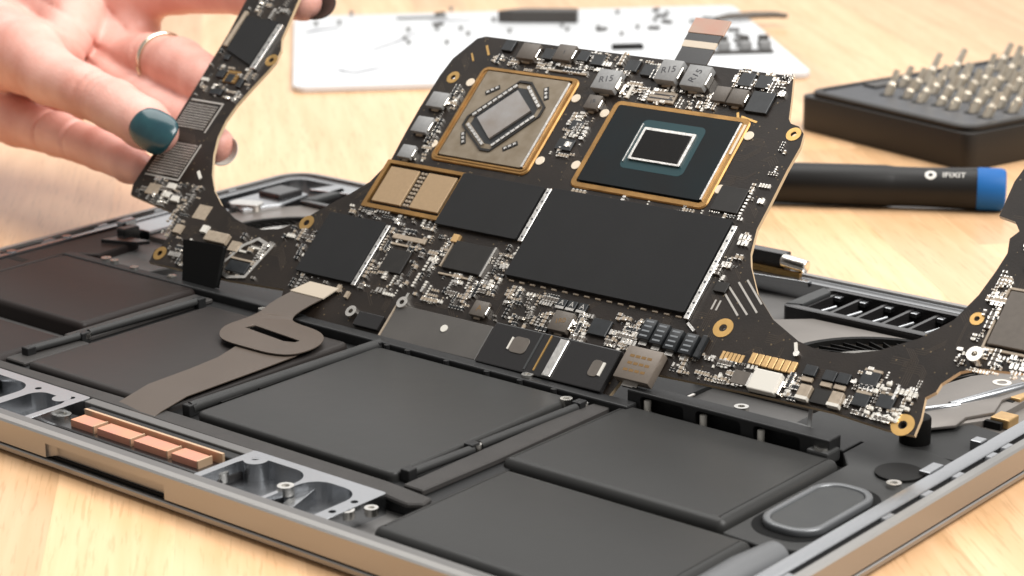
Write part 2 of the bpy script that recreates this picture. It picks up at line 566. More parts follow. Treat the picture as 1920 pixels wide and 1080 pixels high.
# back bars of the tray
part("tray_bar", MB().box(137, 262.5, 108.8, 113.5, -5.5, 0.3).bevel(.5), 'plastic', lap, label="black rear bar of the battery tray")
for x in (176, 184, 199, 214, 226, 238):
    part("bar_bump", MB().cyl(x, 108.5, -1.6, 0.1, .9, 10), 'plastic', lap)
part("tray_bar", MB().box(22, 137, 113.6, 117.4, -5, -0.2).bevel(.5), 'plastic', lap)
bar = part("tray_bar", MB().box(259, 322, 113.6, 119.3, -3.2, 3.2).bevel(.4), 'plastic', lap, label="black windowed bar behind the rear right battery")
cut(bar, [MB().box(x, x + 14.3, 105, 117.9, -6, 2.1).bevel(1.2) for x in (263.2, 281.2, 299.2)])
for x in (263.9, 282.0, 300.0):
    part("clear_peg", MB().cyl(x + .9, 115.0, -3, .9, 1.0, 12).bevel(.3), 'white', lap, smooth=40)
part("bar_end_tab", MB().box(316.6, 323, 111.4, 117.6, -3, 0.6).bevel(.6), 'spkbody', lap)

# --- silver screws (shared mesh): head with a dark socket ring
sm = MB()
sm.cyl(0, 0, -1.6, -.25, 1.55, 18).washer(0, 0, -.25, 0.12, 1.55, .75, 18)
sm = sm.mesh("screw", 'screw', 40)


def screw(x, y, z, s=1.0, parent=lap):
    o = link("screw", sm, parent, loc=(x, y, z), rot=(0, 0, random.random()))
    o.scale = (s, s, s)
    return o


for x, y, z, s in ((319.8, 113.6, 1.0, 1.25), (284.0, 131, -1.2, 1.3), (248.6, 64.2, -.3, .9), (226.5, 111.2, 1.0, 1.1),
                   (245.5, 104.5, 0, 1.1), (250.3, 106, -.6, .8), (40.7, 117.2, 0.6, 1.1), (45.0, 117.0, 0.6, .9), (55.8, 116.2, .4, .9),
                   (73.5, 116.7, .4, 1.0), (97.6, 62, -.3, .9), (143.2, 16.5, -2.4, 1.5), (207.4, 14.0, -2.4, 1.5),
                   (231, 14.0, -.2, 1.35), (252.0, 13.6, -1.0, 1.2), (255.4, 18.3, -1.0, 1.1), (331.5, 155.0, -2.0, 1.4),
                   (120.5, 112, -.5, .9), (344.2, 107.5, -.6, 1.2)):
    screw(x, y, z, s)

# --- milled front blocks with pockets
def pocket_block(x0, x1, pockets, holes):
    o = part("milled_block", MB().prism(rrect(x0, x1, 5.5, 27, 1.0, 5), -6.05, -0.7).bevel(.25, 1), 'milled', lap, smooth=30)
    cs = [MB().prism(rrect(a, b, c, d, r, 6), -5.4, 3) for a, b, c, d, r in pockets]
    cs += [MB().cyl(a, b, -4, 3, .95, 16) for a, b in holes]
    return cut(o, cs)


pocket_block(206.5, 252.5, [(209.0, 230.4, -2, 24.2, 6.0), (231.8, 248.2, -2, 23.0, 6.0)], [(250.2, 18.0), (250.3, 10.4)])
pocket_block(96, 142.5, [(98, 122.6, -2, 23.5, 6), (126.5, 140, -2, 22.0, 4)], [(125, 22.8), (138.5, 23.5)])
boss = part("screw_boss", MB().cyl(211.6, 22.6, -6, -.68, 3.2, 28), 'milled', lap, smooth=40)
cut(boss, [MB().cyl(211.0, 23.0, -3, 2, 1.1, 14)])
part("milled_web", MB().prism([(227, 23.5), (236, 6.2), (239, 6.2), (233, 23.5)], -6, -2.6).bevel(.3), 'milled', lap)
part("milled_web", MB().prism([(112, 6.2), (117, 6.2), (107, 23), (103, 23)], -6, -2.6).bevel(.3), 'milled', lap)
boss = part("screw_boss", MB().cyl(136.5, 21.6, -6, -.68, 2.6, 24), 'milled', lap, smooth=40)
part("screw_post", MB().cyl(231, 14, -6, -.9, 1.7, 20), 'milled', lap, smooth=40)

# --- trackpad connector: dark carrier, four copper pads, copper back plate
con = part("trackpad_connector", MB().box(141, 209.5, 11.4, 20.6, -6, -3.3).bevel(.8), 'shiny', lap,
           label="black connector strip with four copper pads")
for a, b in ((150.2, 159.3), (161.0, 174.0), (175.6, 188.2), (190.0, 199.6)):
    part("copper_pad", MB().box(a, b, 13.6, 18.3, -3.3, -1.4), 'copper', con)
    part("pad_end", MB().box(b + .02, b + .5, 13.5, 18.4, -3.3, -1.2), 'copperedge', con)
part("back_plate", MB().box(148.6, 202.5, 19.6, 20.4, -3.3, -.5), 'copperedge', con)
part("connector_shroud", MB().box(146, 207, 20.7, 24.2, -6, -1.5).bevel(.5), 'plastic', lap)
part("front_channel", MB().box(142.5, 206.5, 24.4, 27.6, -6, -1.0).bevel(.3), 'floor', lap)

# --- flex cable over the batteries
def chaikin(p, n=2):
    for _ in range(n):
        q = []
        for i in range(len(p)):
            a, b = p[i], p[(i + 1) % len(p)]
            q += [(a[0] * .75 + b[0] * .25, a[1] * .75 + b[1] * .25), (a[0] * .25 + b[0] * .75, a[1] * .25 + b[1] * .75)]
        p = q
    return p


def strap_z(p):
    return 0.05 - 2.8 * max(0, min(1, (38 - p[1]) / 10)) ** 1.3


sl, sr = [(149.4, 24.6), (149.0, 30), (148.4, 42), (147.6, 58), (146.2, 70), (142.8, 80), (141, 88)], [(166.6, 24.6), (165.0, 32), (164.3, 42), (163.9, 58), (163.6, 70), (163.0, 84), (160.0, 95.5)]
sb = MB()
rows = [[sb.v(x, y, strap_z((x, y)) + dz) for x, y in (a, b)] for a, b in zip(sl, sr) for dz in (0,)]
rows2 = [[sb.v(x, y, strap_z((x, y)) + .26) for x, y in (a, b)] for a, b in zip(sl, sr)]
for k in range(len(rows) - 1):
    sb.face((rows2[k][0], rows2[k][1], rows2[k + 1][1], rows2[k + 1][0]))
    sb.face((rows[k][0], rows[k + 1][0], rows[k + 1][1], rows[k][1]))
    sb.face((rows[k][0], rows[k][1], rows2[k][1], rows2[k][0])) if k == 0 else None
    for c in (0, 1):
        sb.face((rows[k][c], rows[k + 1][c], rows2[k + 1][c], rows2[k][c]))
sb.face((rows[-1][0], rows[-1][1], rows2[-1][1], rows2[-1][0]))
fc = part("flex_cable", sb, 'flex', lap, smooth=30, label="flat brown ribbon cable strap with a slotted loop on a battery")


def loop_z(p):
    return 0.75 + 3.6 * max(0, min(1, (p[1] - 106) / 12.7))


lp = chaikin([(130.2, 85.0), (136.5, 80.0), (148, 79.8), (157.5, 80.0), (163.2, 83.0), (164.0, 90), (162.2, 95.8), (158.1, 101.0), (152.0, 103.8), (142, 104.6), (138.2, 107.0),
              (138.0, 112), (139.6, 118.4), (139.8, 118.9), (126.6, 118.9), (126.5, 118.4), (125.0, 112), (125.6, 106), (127.0, 99.7), (127.0, 91)], 2)
lo = part("cable_loop", MB().prism(lp, 0, .3, loop_z), 'flex', fc)
cut(lo, [MB().prism([(133.4, 92.4), (155.4, 89.8), (155.6, 93.4), (134.6, 95.6)], -6, 6)])
part("cable_end", MB().prism([(126.0, 118.6), (140.2, 118.6), (143.6, 122.0), (131.4, 122.0)], 0, .35, lambda p: 4.5 + (p[1] - 118.6) * .9), 'flexpale', fc,
     label="pale beige end of the ribbon cable resting on the board")

# --- right speaker
spk = part("speaker", MB().prism([(327.6, 59), (341, 58), (348.3, 62), (348.3, 131), (338, 134), (322.5, 131), (322.5, 119.5), (327.6, 113)],
                                 -6, -1.6).bevel(.5), 'spkbody', lap, label="dark speaker enclosure with oval membrane")
rimo, rimi = rrect(330.6, 346.6, 66.4, 98.6, 6.6, 8), rrect(332.4, 344.8, 68.2, 96.8, 5.2, 8)
part("groove_shade_ring", MB().ring(rrect(328.6, 348.0, 63.4, 101.6, 8.6, 8), rrect(330.9, 346.3, 66.8, 98.4, 6.4, 8), -1.75, -1.5), 'blacktape', spk)  # raised black ring standing in for shade in the groove
part("membrane_rim", MB().ring(rimo, rimi, -1.7, 0.2).bevel(.45), 'spkrim', spk, smooth=50)
part("membrane", MB().prism(rrect(332.5, 344.7, 68.3, 96.7, 5.1, 8), -1.6, -.25), 'speaker', spk)
part("side_duct", MB().tube([(342.5, 26, -3.4), (342.8, 44, -3.2), (343.2, 57.5, -3.4)], [4.6, 4.8, 4.2], 18), 'softsilver', lap, smooth=40)
part("speaker_foot", MB().cyl(341, 115.5, -1.7, -.9, 6.0, 24), 'gasket', lap)
part("shroud_plate", MB().prism([(322, 131), (348, 134), (348, 158), (336, 160), (300, 150), (300, 131)], -4, -2.4).bevel(.3), 'spkbody', lap,
     label="dark grey plate in front of the right fan")
part("rim_clip", MB().box(345.2, 348.4, 143, 146.6, -2.4, .2).bevel(.3), 'milled', lap)
part("light_block", MB().box(345.5, 348.6, 117, 124, -2.0, 0.1).bevel(.2), 'milled', lap)

# --- left speaker and rear left hardware
part("speaker", MB().prism([(9.5, 84), (21, 84), (21, 116), (31, 122), (29, 141), (9.5, 150)], -6, -.9).bevel(.7), 'battery_warm', lap,
     label="dark brown speaker enclosure along the left rim")
part("grille_slot", MB().box(10.5, 18, 100, 103, -.95, -.82), 'gasket', lap)
part("cable_clip", MB().box(14.0, 17.4, 144, 150.5, -3, 3.4).bevel(.6), 'milled', lap)
part("cable_clip", MB().box(18.6, 23, 140, 147, -3, 2.4).bevel(.6), 'shiny', lap)
part("dark_lever", MB().prism([(20, 132), (33, 137), (35, 141), (22, 139.5)], -1, .3).bevel(.2), 'shiny', lap)
part("inner_plate", MB().box(9.2, 23, 151, 189, -6, -.7).bevel(.4), 'milled', lap)
part("port_plate", MB().prism([(22, 128), (52, 121), (60, 150), (30, 172), (22, 165)], -6, -3.6).bevel(.4), 'floor', lap)


def fan(cx, cy, poly, label, rr, hub):
    f = part("fan", MB().prism(poly, -5.9, -1.8).bevel(.4), 'fanplate', lap, smooth=30, label=label)
    cut(f, [MB().cyl(cx, cy, -5.2, 2, rr, 56)])
    part("fan_rim", MB().washer(cx, cy, -3.4, -1.75, rr + .6, rr - 1.3, 56), 'gasket', f)
    bl = MB()
    nb = 44
    for k in range(nb):
        a = 2 * math.pi * k / nb
        p0 = Vector((cx + math.cos(a) * (hub + .2), cy + math.sin(a) * (hub + .2), 0))
        p1 = Vector((cx + math.cos(a + .32) * (rr - 1.7), cy + math.sin(a + .32) * (rr - 1.7), 0))
        t = (p1 - p0).normalized().cross(Vector((0, 0, 1))) * .22
        q = [p0 - t, p0 + t, p1 + t, p1 - t]
        bl.prism([(w.x, w.y) for w in q], -5.0, -2.6)
    part("fan_blades", bl, 'gasket', f)
    h = MB().cyl(cx, cy, -5.1, -2.0, hub, 40).bevel(.4)
    part("fan_hub", h, 'silver', f, smooth=40)
    return f


fan(295.5, 181.0, [(255, 150), (331, 150), (340, 165), (340, 210.5), (256, 210.5), (244, 200)],
    "grey fan housing with round black intake at right rear", 29.2, 18.2)
fan(64.0, 178.0, [(24, 150), (96, 150), (106, 165), (106, 212), (36, 212), (24, 196)],
    "grey fan housing with round black intake at left rear", 27.4, 17.4)

# --- exhaust vents along the rear
def vent(x0, x1, label, n):
    v = part("exhaust_vent", MB().ring(rrect(x0, x1, 212.3, 236.5, 2.0, 5), rrect(x0 + 4.2, x1 - 3, 214.8, 234.4, 1.0, 5), -6, -.2, cham=.12),
             'shiny', lap, label=label, smooth=30)
    part("vent_floor", MB().box(x0 + 4, x1 - 2.8, 214.6, 234.6, -6, -5.0), 'gasket', v)
    part("vent_end", MB().prism([(x0 + .4, 214), (x0 + 5.2, 216), (x0 + 5.2, 232), (x0 + .8, 235)], -1.2, .1).bevel(.3), 'speaker', v)
    w = (x1 - x0 - 10) / n
    for k in range(n + 1):
        x = x0 + 6 + k * w
        part("vent_rib", MB().box(x - .55, x + .55, 215, 234.2, -5.2, -.9), 'shiny', v)
    for k in range(n):
        x = x0 + 6 + k * w
        part("vent_fin", MB().tube([(x + w * .35, 218.5, -2.6), (x + w * .62, 225, -2.0)], .55, 8), 'milled', v)
        part("rib_clip", MB().box(x + .7, x + 3.0, 231.3, 234, -2.6, -1.1).bevel(.3), 'milled', v)
        part("rib_clip", MB().box(x + w - 3.0, x + w - .7, 215.0, 216.6, -2.4, -1.0).bevel(.3), 'milled', v)
    return v


vent(243.5, 325, "black exhaust vent with ribbed cells behind the right fan", 8)
vent(34, 116, "black exhaust vent with ribbed cells behind the left fan", 8)
part("vent_backing", MB().box(130, 352, 238.2, 243.0, -6, -.5).bevel(.4), 'milled', lap)
part("hinge_cover", MB().box(46, 312, 246.1, 249.6, -8.5, -1.6).bevel(1.2), 'gasket', lap)
part("silver_bracket", MB().prism([(26, 226), (52, 232), (96, 231), (96, 236), (30, 238)], -2, .1).bevel(.4), 'milled', lap)
part("silver_bracket", MB().prism([(14, 196), (27, 191), (33, 205), (30, 222), (14, 224)], -5, -.3).bevel(.6), 'milled', lap)
part("black_block", MB().box(16.5, 28, 209, 221, -4, 1.4).bevel(.8), 'shiny', lap)
part("cable_lug", MB().prism(rrect(18, 30, 193, 200, 2.5, 5), -3, .6).rot(.4, (24, 196, 0)).bevel(.6), 'screw', lap)
# hinge-side antenna board with a rolled gold flex
hb = part("antenna_block", MB().box(199, 226, 240.2, 244.6, -3.5, 6.4).bevel(.5), 'shiny', lap, label="black antenna block with rolled gold flex at the hinge")
part("gold_flex", MB().prism([(212, 238.4), (233, 238.4), (233, 240.0), (212, 240.0)], 0, 1.6), 'gold', hb)
part("flex_roll", MB().tube([(225, 241, 4.2), (234.0, 241.2, 3.2)], 2.2, 16).bevel(.5), 'silver', hb, smooth=50)
part("silver_bracket", MB().prism([(214, 233), (238, 236.0), (238, 238.0), (205, 236)], -1.5, .3).bevel(.2), 'milled', lap)

# --- right rear ports, with silver bracket and gilded contacts
br = part("port_bracket", MB().prism([(312, 150), (331, 146), (336, 153), (335, 160), (339, 168), (336, 178), (341, 200), (331, 207), (320, 190), (315, 168)],
                                     -1.76, -0.8).bevel(.4), 'fanplate', lap, smooth=35, label="silver port bracket at the right rear")
part("bracket_ridge", MB().tube([(327, 166, -1.3), (333, 180, -.6), (337, 197, -1.0)], [1.2, 1.5, 1.3], 12), 'milled', br, smooth=50)
part("bracket_ridge", MB().tube([(316, 156, -1.3), (324, 158, -.9), (329, 167, -1.0)], [.8, 1.1, .9], 10), 'milled', br, smooth=50)
part("cable_loop", MB().washer(329.5, 190, -1.8, -.7, 2.6, 1.4, 18), 'white', br)
part("port_plate", MB().box(300, 348.4, 141, 216, -6, -3.6).bevel(.4), 'fanplate', lap)
for x, y in ((341.6, 167), (336.2, 184)):
    g = part("gold_contact", MB().box(x - 2, x + 3.4, y - 2.8, y + 3.2, -3.6, -.9).bevel(.4), 'goldpad', lap)
    part("contact_base", MB().box(x - 2.8, x + 2, y - 4.4, y - 2.9, -4, -1.6).bevel(.2), 'gasket', g)
part("rubber_bumper", MB().cyl(331.6, 139.4, -3, 4.6, 4.0, 22).bevel(.6), 'gasket', lap, smooth=40)
wire = part("antenna_wire", MB().tube([(309.5, 125.5, 9.0), (309.9, 124.0, 5.0), (311.2, 121.2, 1.8), (313.0, 120.2, 1.2)], .55, 8), 'coilgrey', lap)
part("floor_shade_plate", MB().box(58, 262, 117.8, 150, -5.95, -4.6).bevel(.3), 'plastic', lap)  # added dark plate, puts shade over the bright floor below the board
part("wire_plug", MB().tube([(303.4, 122, 1.2), (309, 121, 1.4), (315.5, 119.4, 1.2), (318.5, 119.6, .8)], [.9, 1.2, 1.4, .8], 10), 'coilgrey', wire, smooth=50)
# shield under the right board edge, black colour standing in for shadow
part("board_rest", MB().prism([(263, 120.5), (322, 120.5), (322, 130), (263, 130)], -6, -1.6).bevel(.4), 'plastic', lap)
part("rest_line", MB().box(268.2, 269.0, 120, 131, -1.3, -.9), 'silver', lap)
# ------------------------------------------------------------------ logic board, lifted out and held tilted 42 degrees
RB = Matrix(((0.9999508500551995, -0.005826826531536725, -0.00802156882757161),
             (-0.0010855563390614323, 0.7398635286609071, -0.6727561077573846),
             (0.009854899356097577, 0.6727317496967141, 0.7398208390608356)))
BM = RB.to_4x4()
BM.translation = Vector((217, 113, -1 + LZ)) * MM
brd = thing("logic_board", "long black laptop circuit board held up tilted, with two round fan cutouts", "circuit board", BM)


def arc(cx, cy, r, a0, a1, n):
    return [(cx + r * math.cos(math.radians(a0 + (a1 - a0) * i / n)), cy + r * math.sin(math.radians(a0 + (a1 - a0) * i / n))) for i in range(n + 1)]


out = [(-191.5, 135), (-190, 118), (-187.5, 100), (-185.6, 62), (-185.6, 34), (-183.6, 29.9), (-161, 26.8), (-157.5, 24.5), (-155, 19), (-155.6, 13.5),
       (-157.2, 12), (-156.4, 7.2), (-119, 7.6), (-95, 9), (-93, 3), (-80, 1.2), (36, 1.0), (38, 10.0), (75, 11.2), (101, 11.5),
       (117, 10.2), (124.9, 10.4), (124.6, 15.2), (123.2, 21.2), (125.2, 23.3), (125.5, 25.8), (128.8, 30.2), (132.4, 32), (150, 34), (150, 98),
       (127, 99), (121, 95), (119.5, 87.6), (119.8, 76.6), (124.8, 75.6), (127.0, 73), (125.4, 70.4), (126.6, 66), (125.8, 60)]
out += [(124.3, 52.5), (121.0, 44.1), (114.2, 36.9), (105.4, 31.3), (99, 29.0), (92.8, 28.0), (87, 28.0), (82.3, 29.0), (72.2, 33.6), (63.7, 40.4), (57.7, 48.1), (55.6, 52), (53.6, 60),
        (53.6, 67.1), (53.3, 80.0), (53.6, 88.5), (52.6, 92.8), (50.0, 95.0), (47.0, 95.6), (45.6, 97), (43, 104), (39.9, 111.7),
        (-76.5, 112.1), (-79.3, 110.9), (-84.2, 102), (-85.2, 95), (-85.4, 82), (-85.0, 71.5), (-84.2, 61), (-87.2, 52), (-91.5, 47.0), (-96.3, 42.5), (-100.6, 38),
        (-105.4, 32.6), (-111.5, 29.0), (-118.4, 27.5), (-125, 27.8), (-132.1, 29.4), (-141.2, 33.2), (-147.8, 37.6), (-153.3, 43.2), (-158.5, 51.0), (-161.6, 58),
        (-162.8, 65), (-162.4, 71.8), (-160.4, 80.0), (-158.3, 87.4), (-157.6, 91), (-158.6, 96), (-161.5, 100.5), (-164.8, 115), (-169, 135)]
plate = part("board", MB().prism(out, -1.2, 0), ['pcb', 'pcbedge'], brd)
for p in plate.data.polygons:
    if abs(p.normal.z) < 0.5:
        p.material_index = 1
cut(plate, [MB().cyl(x, y, -3, 3, r, 16) for x, y, r in
            ((-159.8, 91.3, .8), (-154.1, 11.2, .9), (-102, 33.2, 1.2), (59, 28.1, .7), (120.8, 12.4, .9), (49.6, 92.2, 1.1), (-79.5, 94.9, 1.1), (126.8, 45.7, .5))])

bossm = MB().washer(0, 0, 0, .12, 2.7, 1.05, 28).mesh("screw_ring", 'gold')
for x, y, s in ((-159.8, 91.3, .92), (-154.1, 11.2, .95), (-102, 33.2, 1.0), (59, 28.1, 1.1), (120.8, 12.4, 1.15), (49.6, 92.2, .85), (-79.5, 94.9, .85), (126.8, 45.7, .7)):
    o = link("screw_ring", bossm, brd, loc=(x, y, 0))
    o.scale = (s, s, 1)
padm = MB().cyl(0, 0, 0, .25, 1.55, 24).bevel(.08, 1).mesh("mounting_pad", 'pad')
for x, y in ((-29.0, 93.6), (-28.9, 69.8), (-15.9, 89.8), (-15.6, 70.4), (-71.6, 93.9), (-71.6, 69.4), (36.0, 89.4), (35.8, 70.4)):
    link("mounting_pad", padm, brd, loc=(x, y, 0))

# --- graphics chip
g = part("graphics_chip", MB().prism(rrect(-66.6, -33.6, 65.6, 98.6, .6, 3), 0.05, 1.1).bevel(.18, 1), 'gpu', brd, label="square tan chip with octagonal metal frame and grey die")
part("chip_frame", MB().ring(rrect(-70, -30.6, 63.6, 100.6, 2.6, 6), rrect(-67.3, -33.0, 65.0, 99.2, 1.0, 6), 0, .55, cham=.18), 'goldframe', g)
part("frame_bead", MB().ring(rrect(-68.9, -31.6, 64.6, 99.8, 2, 6), rrect(-68.3, -32.2, 65.2, 99.2, 1.6, 6), .5, .78), 'goldframe', g)
part("edge_highlight_bar", MB().box(-33.7, -32.9, 66, 98, .3, 1.25), 'rail', g)  # added metal bar that paints the highlight on the package's right edge
OC = (-50.2, 83.0)


def octo(a, b, c, s=1.0):   # rectangle a x b with cut corners c, turned 45 degrees relative to nothing
    p = [(-a, -b + c), (-a + c, -b), (a - c, -b), (a, -b + c), (a, b - c), (a - c, b), (-a + c, b), (-a, b - c)]
    return [(OC[0] + x * s, OC[1] + y * s) for x, y in p]


hexo = [(-63.8, 80.6), (-63.8, 77.0), (-51.8, 69.2), (-48.0, 69.2), (-37.0, 84.4), (-37.0, 88.2), (-47.0, 96.4), (-51.8, 96.4)]
hexi = [(OC[0] + (x - OC[0]) * .80, OC[1] + (y - OC[1]) * .80) for x, y in hexo]
part("stiffener_base", MB().prism(hexi, 1.1, 1.16), 'chipdark', g)
part("stiffener_frame", MB().ring(hexo, [(OC[0] + (x - OC[0]) * .94, OC[1] + (y - OC[1]) * .94) for x, y in hexo], 1.1, 1.5), 'chip', g)
for i in range(8):          # rows of bright capacitors along the frame's inside
    p, q = Vector(hexo[i]), Vector(hexo[(i + 1) % 8])
    L_ = (q - p).length
    if L_ < 5:
        continue
    a = math.atan2((q - p).y, (q - p).x)
    k = int(L_ / 2.0)
    for j in range(k):
        c = p.lerp(q, (j + .5) / k)
        c = Vector(OC) + (c - Vector(OC)) * .86
        b = MB().box(-.85, .85, -.55, .55, 1.15, 1.75, top=.1)
        b.rot(a, (0, 0, 0))
        part("bypass_capacitor", b, 'rail', g, loc=(c.x, c.y, 0))
die = MB().box(-6.6, 6.6, -4.7, 4.7, 1.15, 1.85)
die.bevel(.1, 1)
die.rot(math.radians(38), (0, 0, 0))
die = part("die", MB().prism([(-59.4, 80.4), (-50.4, 73.6), (-41.2, 85.8), (-50.2, 92.4)], 1.15, 1.85), 'diegrey', g)
for cx, cy, a in ((-60.2, 91.5, 38), (-39.6, 93.0, -60), (-60.6, 72.6, -58), (-41.6, 72.4, 38)):
    b = MB().box(-2.6, 2.6, -.9, .9, 1.1, 1.22)
    b.rot(math.radians(a), (0, 0, 0))
    s_ = part("slot_group", b, 'chip', g, loc=(cx, cy, 0))
    for k in (-1.6, 0, 1.6):
        c = MB().box(k - .5, k + .5, -.4, .4, 1.2, 1.5)
        c.rot(math.radians(a), (0, 0, 0))
        part("bypass_capacitor", c, 'rail', s_, loc=(0, 0, 0))

# --- processor
c = part("processor", MB().prism(rrect(-11.6, 31.9, 65.1, 93.0, .5, 3), .05, 1.1).bevel(.15, 1), 'cpu', brd, label="large dark teal processor with small black mirror die")
part("chip_frame", MB().ring(rrect(-14.2, 34.7, 62.8, 95.0, 2.4, 6), rrect(-12.2, 32.6, 64.6, 93.4, 1.0, 6), 0, .55, cham=.18), 'goldframe', c)
part("edge_highlight_bar", MB().box(32.0, 32.6, 65.5, 92.6, .3, 1.2), 'rail', c)  # added bar for the light caught on the processor's right edge
part("corner_bar", MB().box(33.2, 33.9, 82, 92.5, .5, .8), 'pad', c)
part("die_surround", MB().prism(rrect(-.2, 22.4, 71.6, 89.2, 2, 5), 1.1, 1.13), 'teal', c)
part("die_border", MB().ring(rrect(1.9, 20.4, 74.6, 86.2, .3, 2), rrect(2.8, 19.4, 75.3, 85.3, .2, 2), 1.1, 1.75), 'rail', c)
part("die", MB().box(2.9, 19.3, 75.4, 85.2, 1.1, 1.95), 'die', c)
part("glue_line", MB().box(.4, .75, 73.6, 87.4, 1.12, 1.5), 'rail', c)

# --- memory pair in a frame, and the black thermal sheets
m_ = part("memory_frame", MB().ring(rrect(-84.2, -51.6, 42.6, 60.6, .4, 2), rrect(-82.6, -53.0, 44.0, 59.4, .3, 2), 0, 1.1), 'goldframe', brd)
for x0, x1 in ((-81.6, -69.6), (-65.8, -54.2)):
    part("memory_chip", MB().box(x0, x1, 45.2, 58.4, 0, .9).bevel(.12, 1), 'memory', brd)
for y in np.arange(45.5, 58.5, 1.5):
    for x in (-68.4, -67.0):
        part("bypass_capacitor", MB().box(x - .45, x + .45, y, y + .9, 0, .6, top=.08), 'ceramic', m_)
def sheet(x0, x1, y0, y1, h, lab):
    return part("thermal_sheet", MB().prism(rrect(x0, x1, y0, y1, .5, 3), .1, h).bevel(.12, 1), 'sheet', brd, label=lab)


s1 = sheet(-17.6, 46.0, 29.4, 60.6, 1.5, "largest black thermal sheet below the processor")
sheet(-52.6, -20.8, 41.4, 60.4, 1.3, "black thermal sheet beside the tan memory chips")
sheet(-94.0, -70.2, 15.8, 38.2, 1.3, "black thermal sheet at the lower left of the board")


def perforated(u0, u1, v0, v1, h, w=1.3, n=6):
    r = part("shield_rail", MB().box(u0, u1, v0, v1, 0, h).bevel(.1, 1), 'rail', brd)
    lv = (v1 - v0) > (u1 - u0)
    for k in range(n):
        t = (k + .5) / n
        x, y = (u0 + u1) / 2, (v0 + v1) / 2
        if lv:
            y = v0 + (v1 - v0) * t
        else:
            x = u0 + (u1 - u0) * t
        part("rail_hole", MB().cyl(x, y, h - .05, h + .02, .38, 10), 'ink_dark', r)


perforated(46.6, 48.2, 27.8, 59.0, 1.3, n=9)
perforated(-20.0, -18.3, 41.2, 60.4, 1.1, n=6)
perforated(-69.8, -68.2, 15.2, 37.6, 1.2, n=7)
part("shield_rail", MB().box(48.3, 52.0, 26.6, 27.4, 0, .8).rot(-.55, (48.3, 27, 0)), 'rail', brd)
for k in range(16):            # solder joints below the big sheet
    x = -16 + k * 3.95
    part("solder_joint", MB().box(x, x + 1.9, 28.2, 28.8, 0, .35, top=.1), 'ceramic', brd)

# --- dark square chips with bright rails
k_ = part("controller_chip", MB().box(-41.2, -26.4, 27.6, 37.4, 0, 1.0).bevel(.15, 1), 'chip', brd)
part("chip_rail", MB().box(-26.2, -25.5, 27.2, 37.6, 0, 1.0), 'silver', brd)
part("chip_rail", MB().box(-42.4, -41.9, 28, 36.8, 0, .7), 'ceramic', brd)
part("capacitor", MB().box(-43.4, -40.8, 36.6, 39.4, 0, 1.1, top=.1), 'goldpad', brd)
part("chip_rail", MB().box(-41.5, -29.5, 25.6, 26.1, 0, .5), 'ceramic', brd)
part("controller_chip", MB().box(-63.4, -54.8, 22.4, 30.4, 0, .8).bevel(.1, 1), 'chip', brd)
part("chip_rail", MB().box(-65.6, -52.4, 34.0, 35.6, 0, .7).bevel(.1, 1), 'ceramic', brd)
part("chip_rail", MB().box(-66, -57.8, 32.0, 32.6, 0, .5), 'ceramic', brd)
part("chip_rail", MB().box(-57, -51.8, 32.0, 32.6, 0, .5), 'ceramic', brd)
part("controller_chip", MB().box(-25.2, -21, 82.0, 85.6, 0, .7).bevel(.1, 1), 'chipdark', brd)
part("controller_chip", MB().box(-26.2, -20.2, 74.6, 78.6, 0, .6).bevel(.1, 1), 'chipdark', brd)
part("flash_chip", MB().box(132.6, 149, 39.0, 55.0, 0, 1.0).bevel(.15, 1), 'coilbrown', brd, label="square brown chip at the right end of the board")
part("shield_fence", MB().ring(rrect(131.4, 150, 37.6, 56.2, .3, 2), rrect(132.0, 149.4, 38.2, 55.6, .2, 2), 0, .5), 'ceramic', brd)
part("threaded_post", MB().washer(131.5, 34.8, 0, 2.2, 2.1, .8, 20), 'silver', brd)
part("controller_chip", MB().box(36.5, 45.5, 63.2, 71.5, 0, .8).bevel(.1, 1), 'chip', brd)
for k in range(8):
    part("solder_joint", MB().box(45.9, 46.9, 63.4 + k * 1.15, 64.1 + k * 1.15, 0, .45, top=.08), 'silver', brd)

# --- left horn: shielded dark chip, two solder-ball fields
part("thermal_sheet", MB().prism([(-182.5, 92.6), (-167.2, 87.6), (-167.0, 106.6), (-183.2, 107.6)], .05, .9), 'sheet', brd, label="dark sheet in the shield on the board's raised left arm")
perforated(-166.2, -163.6, 86.2, 105.6, 1.2, n=6)
part("shield_rail", MB().box(-185.4, -183.8, 94, 109.4, 0, 1.1).bevel(.1, 1), 'ceramic', brd)
def balls(x0, x1, y0, y1, p):
    b = MB()
    nx, ny = int((x1 - x0) / p), int((y1 - y0) / p)
    for i in range(nx):
        for j in range(ny):
            b.cyl(x0 + (i + .5) * p, y0 + (j + .5) * p, 0, .22, p * .34, 6, r1=p * .22)
    return part("solder_balls", b, 'rail', brd, kind="stuff")


balls(-184.6, -169.6, 59.2, 70.2, 1.05)
balls(-183.4, -167.4, 39.8, 53.6, 1.05)
for a, b, cc, d in ((-184.4, -168.6, 70.6, 71.2), (-168.9, -168.3, 58.6, 71.2), (-167.0, -166.4, 39.0, 53.8), (-183.4, -166.4, 38.6, 39.2)):
    part("silk_line", MB().box(a, b, cc, d, 0, .08), 'silk', brd)
for u, v in ((-167.2, 36.0), (-166.9, 32.5), (-162.0, 31.6)):
    part("capacitor", MB().box(u - 1.9, u + 1.9, v - 1.1, v + 1.1, 0, .9, top=.12), 'white', brd)
part("controller_chip", MB().box(-177.4, -171.6, 31.4, 35.6, 0, .7).bevel(.1, 1), 'ceramic', brd)
part("pale_label", MB().box(-150.4, -144.2, 26.4, 31.8, 0, .06), 'ceramic', brd)
part("capacitor", MB().box(-160.6, -156.6, 41.8, 42.8, 0, .4).rot(-.7, (-158.6, 42.3, 0)), 'white', brd)
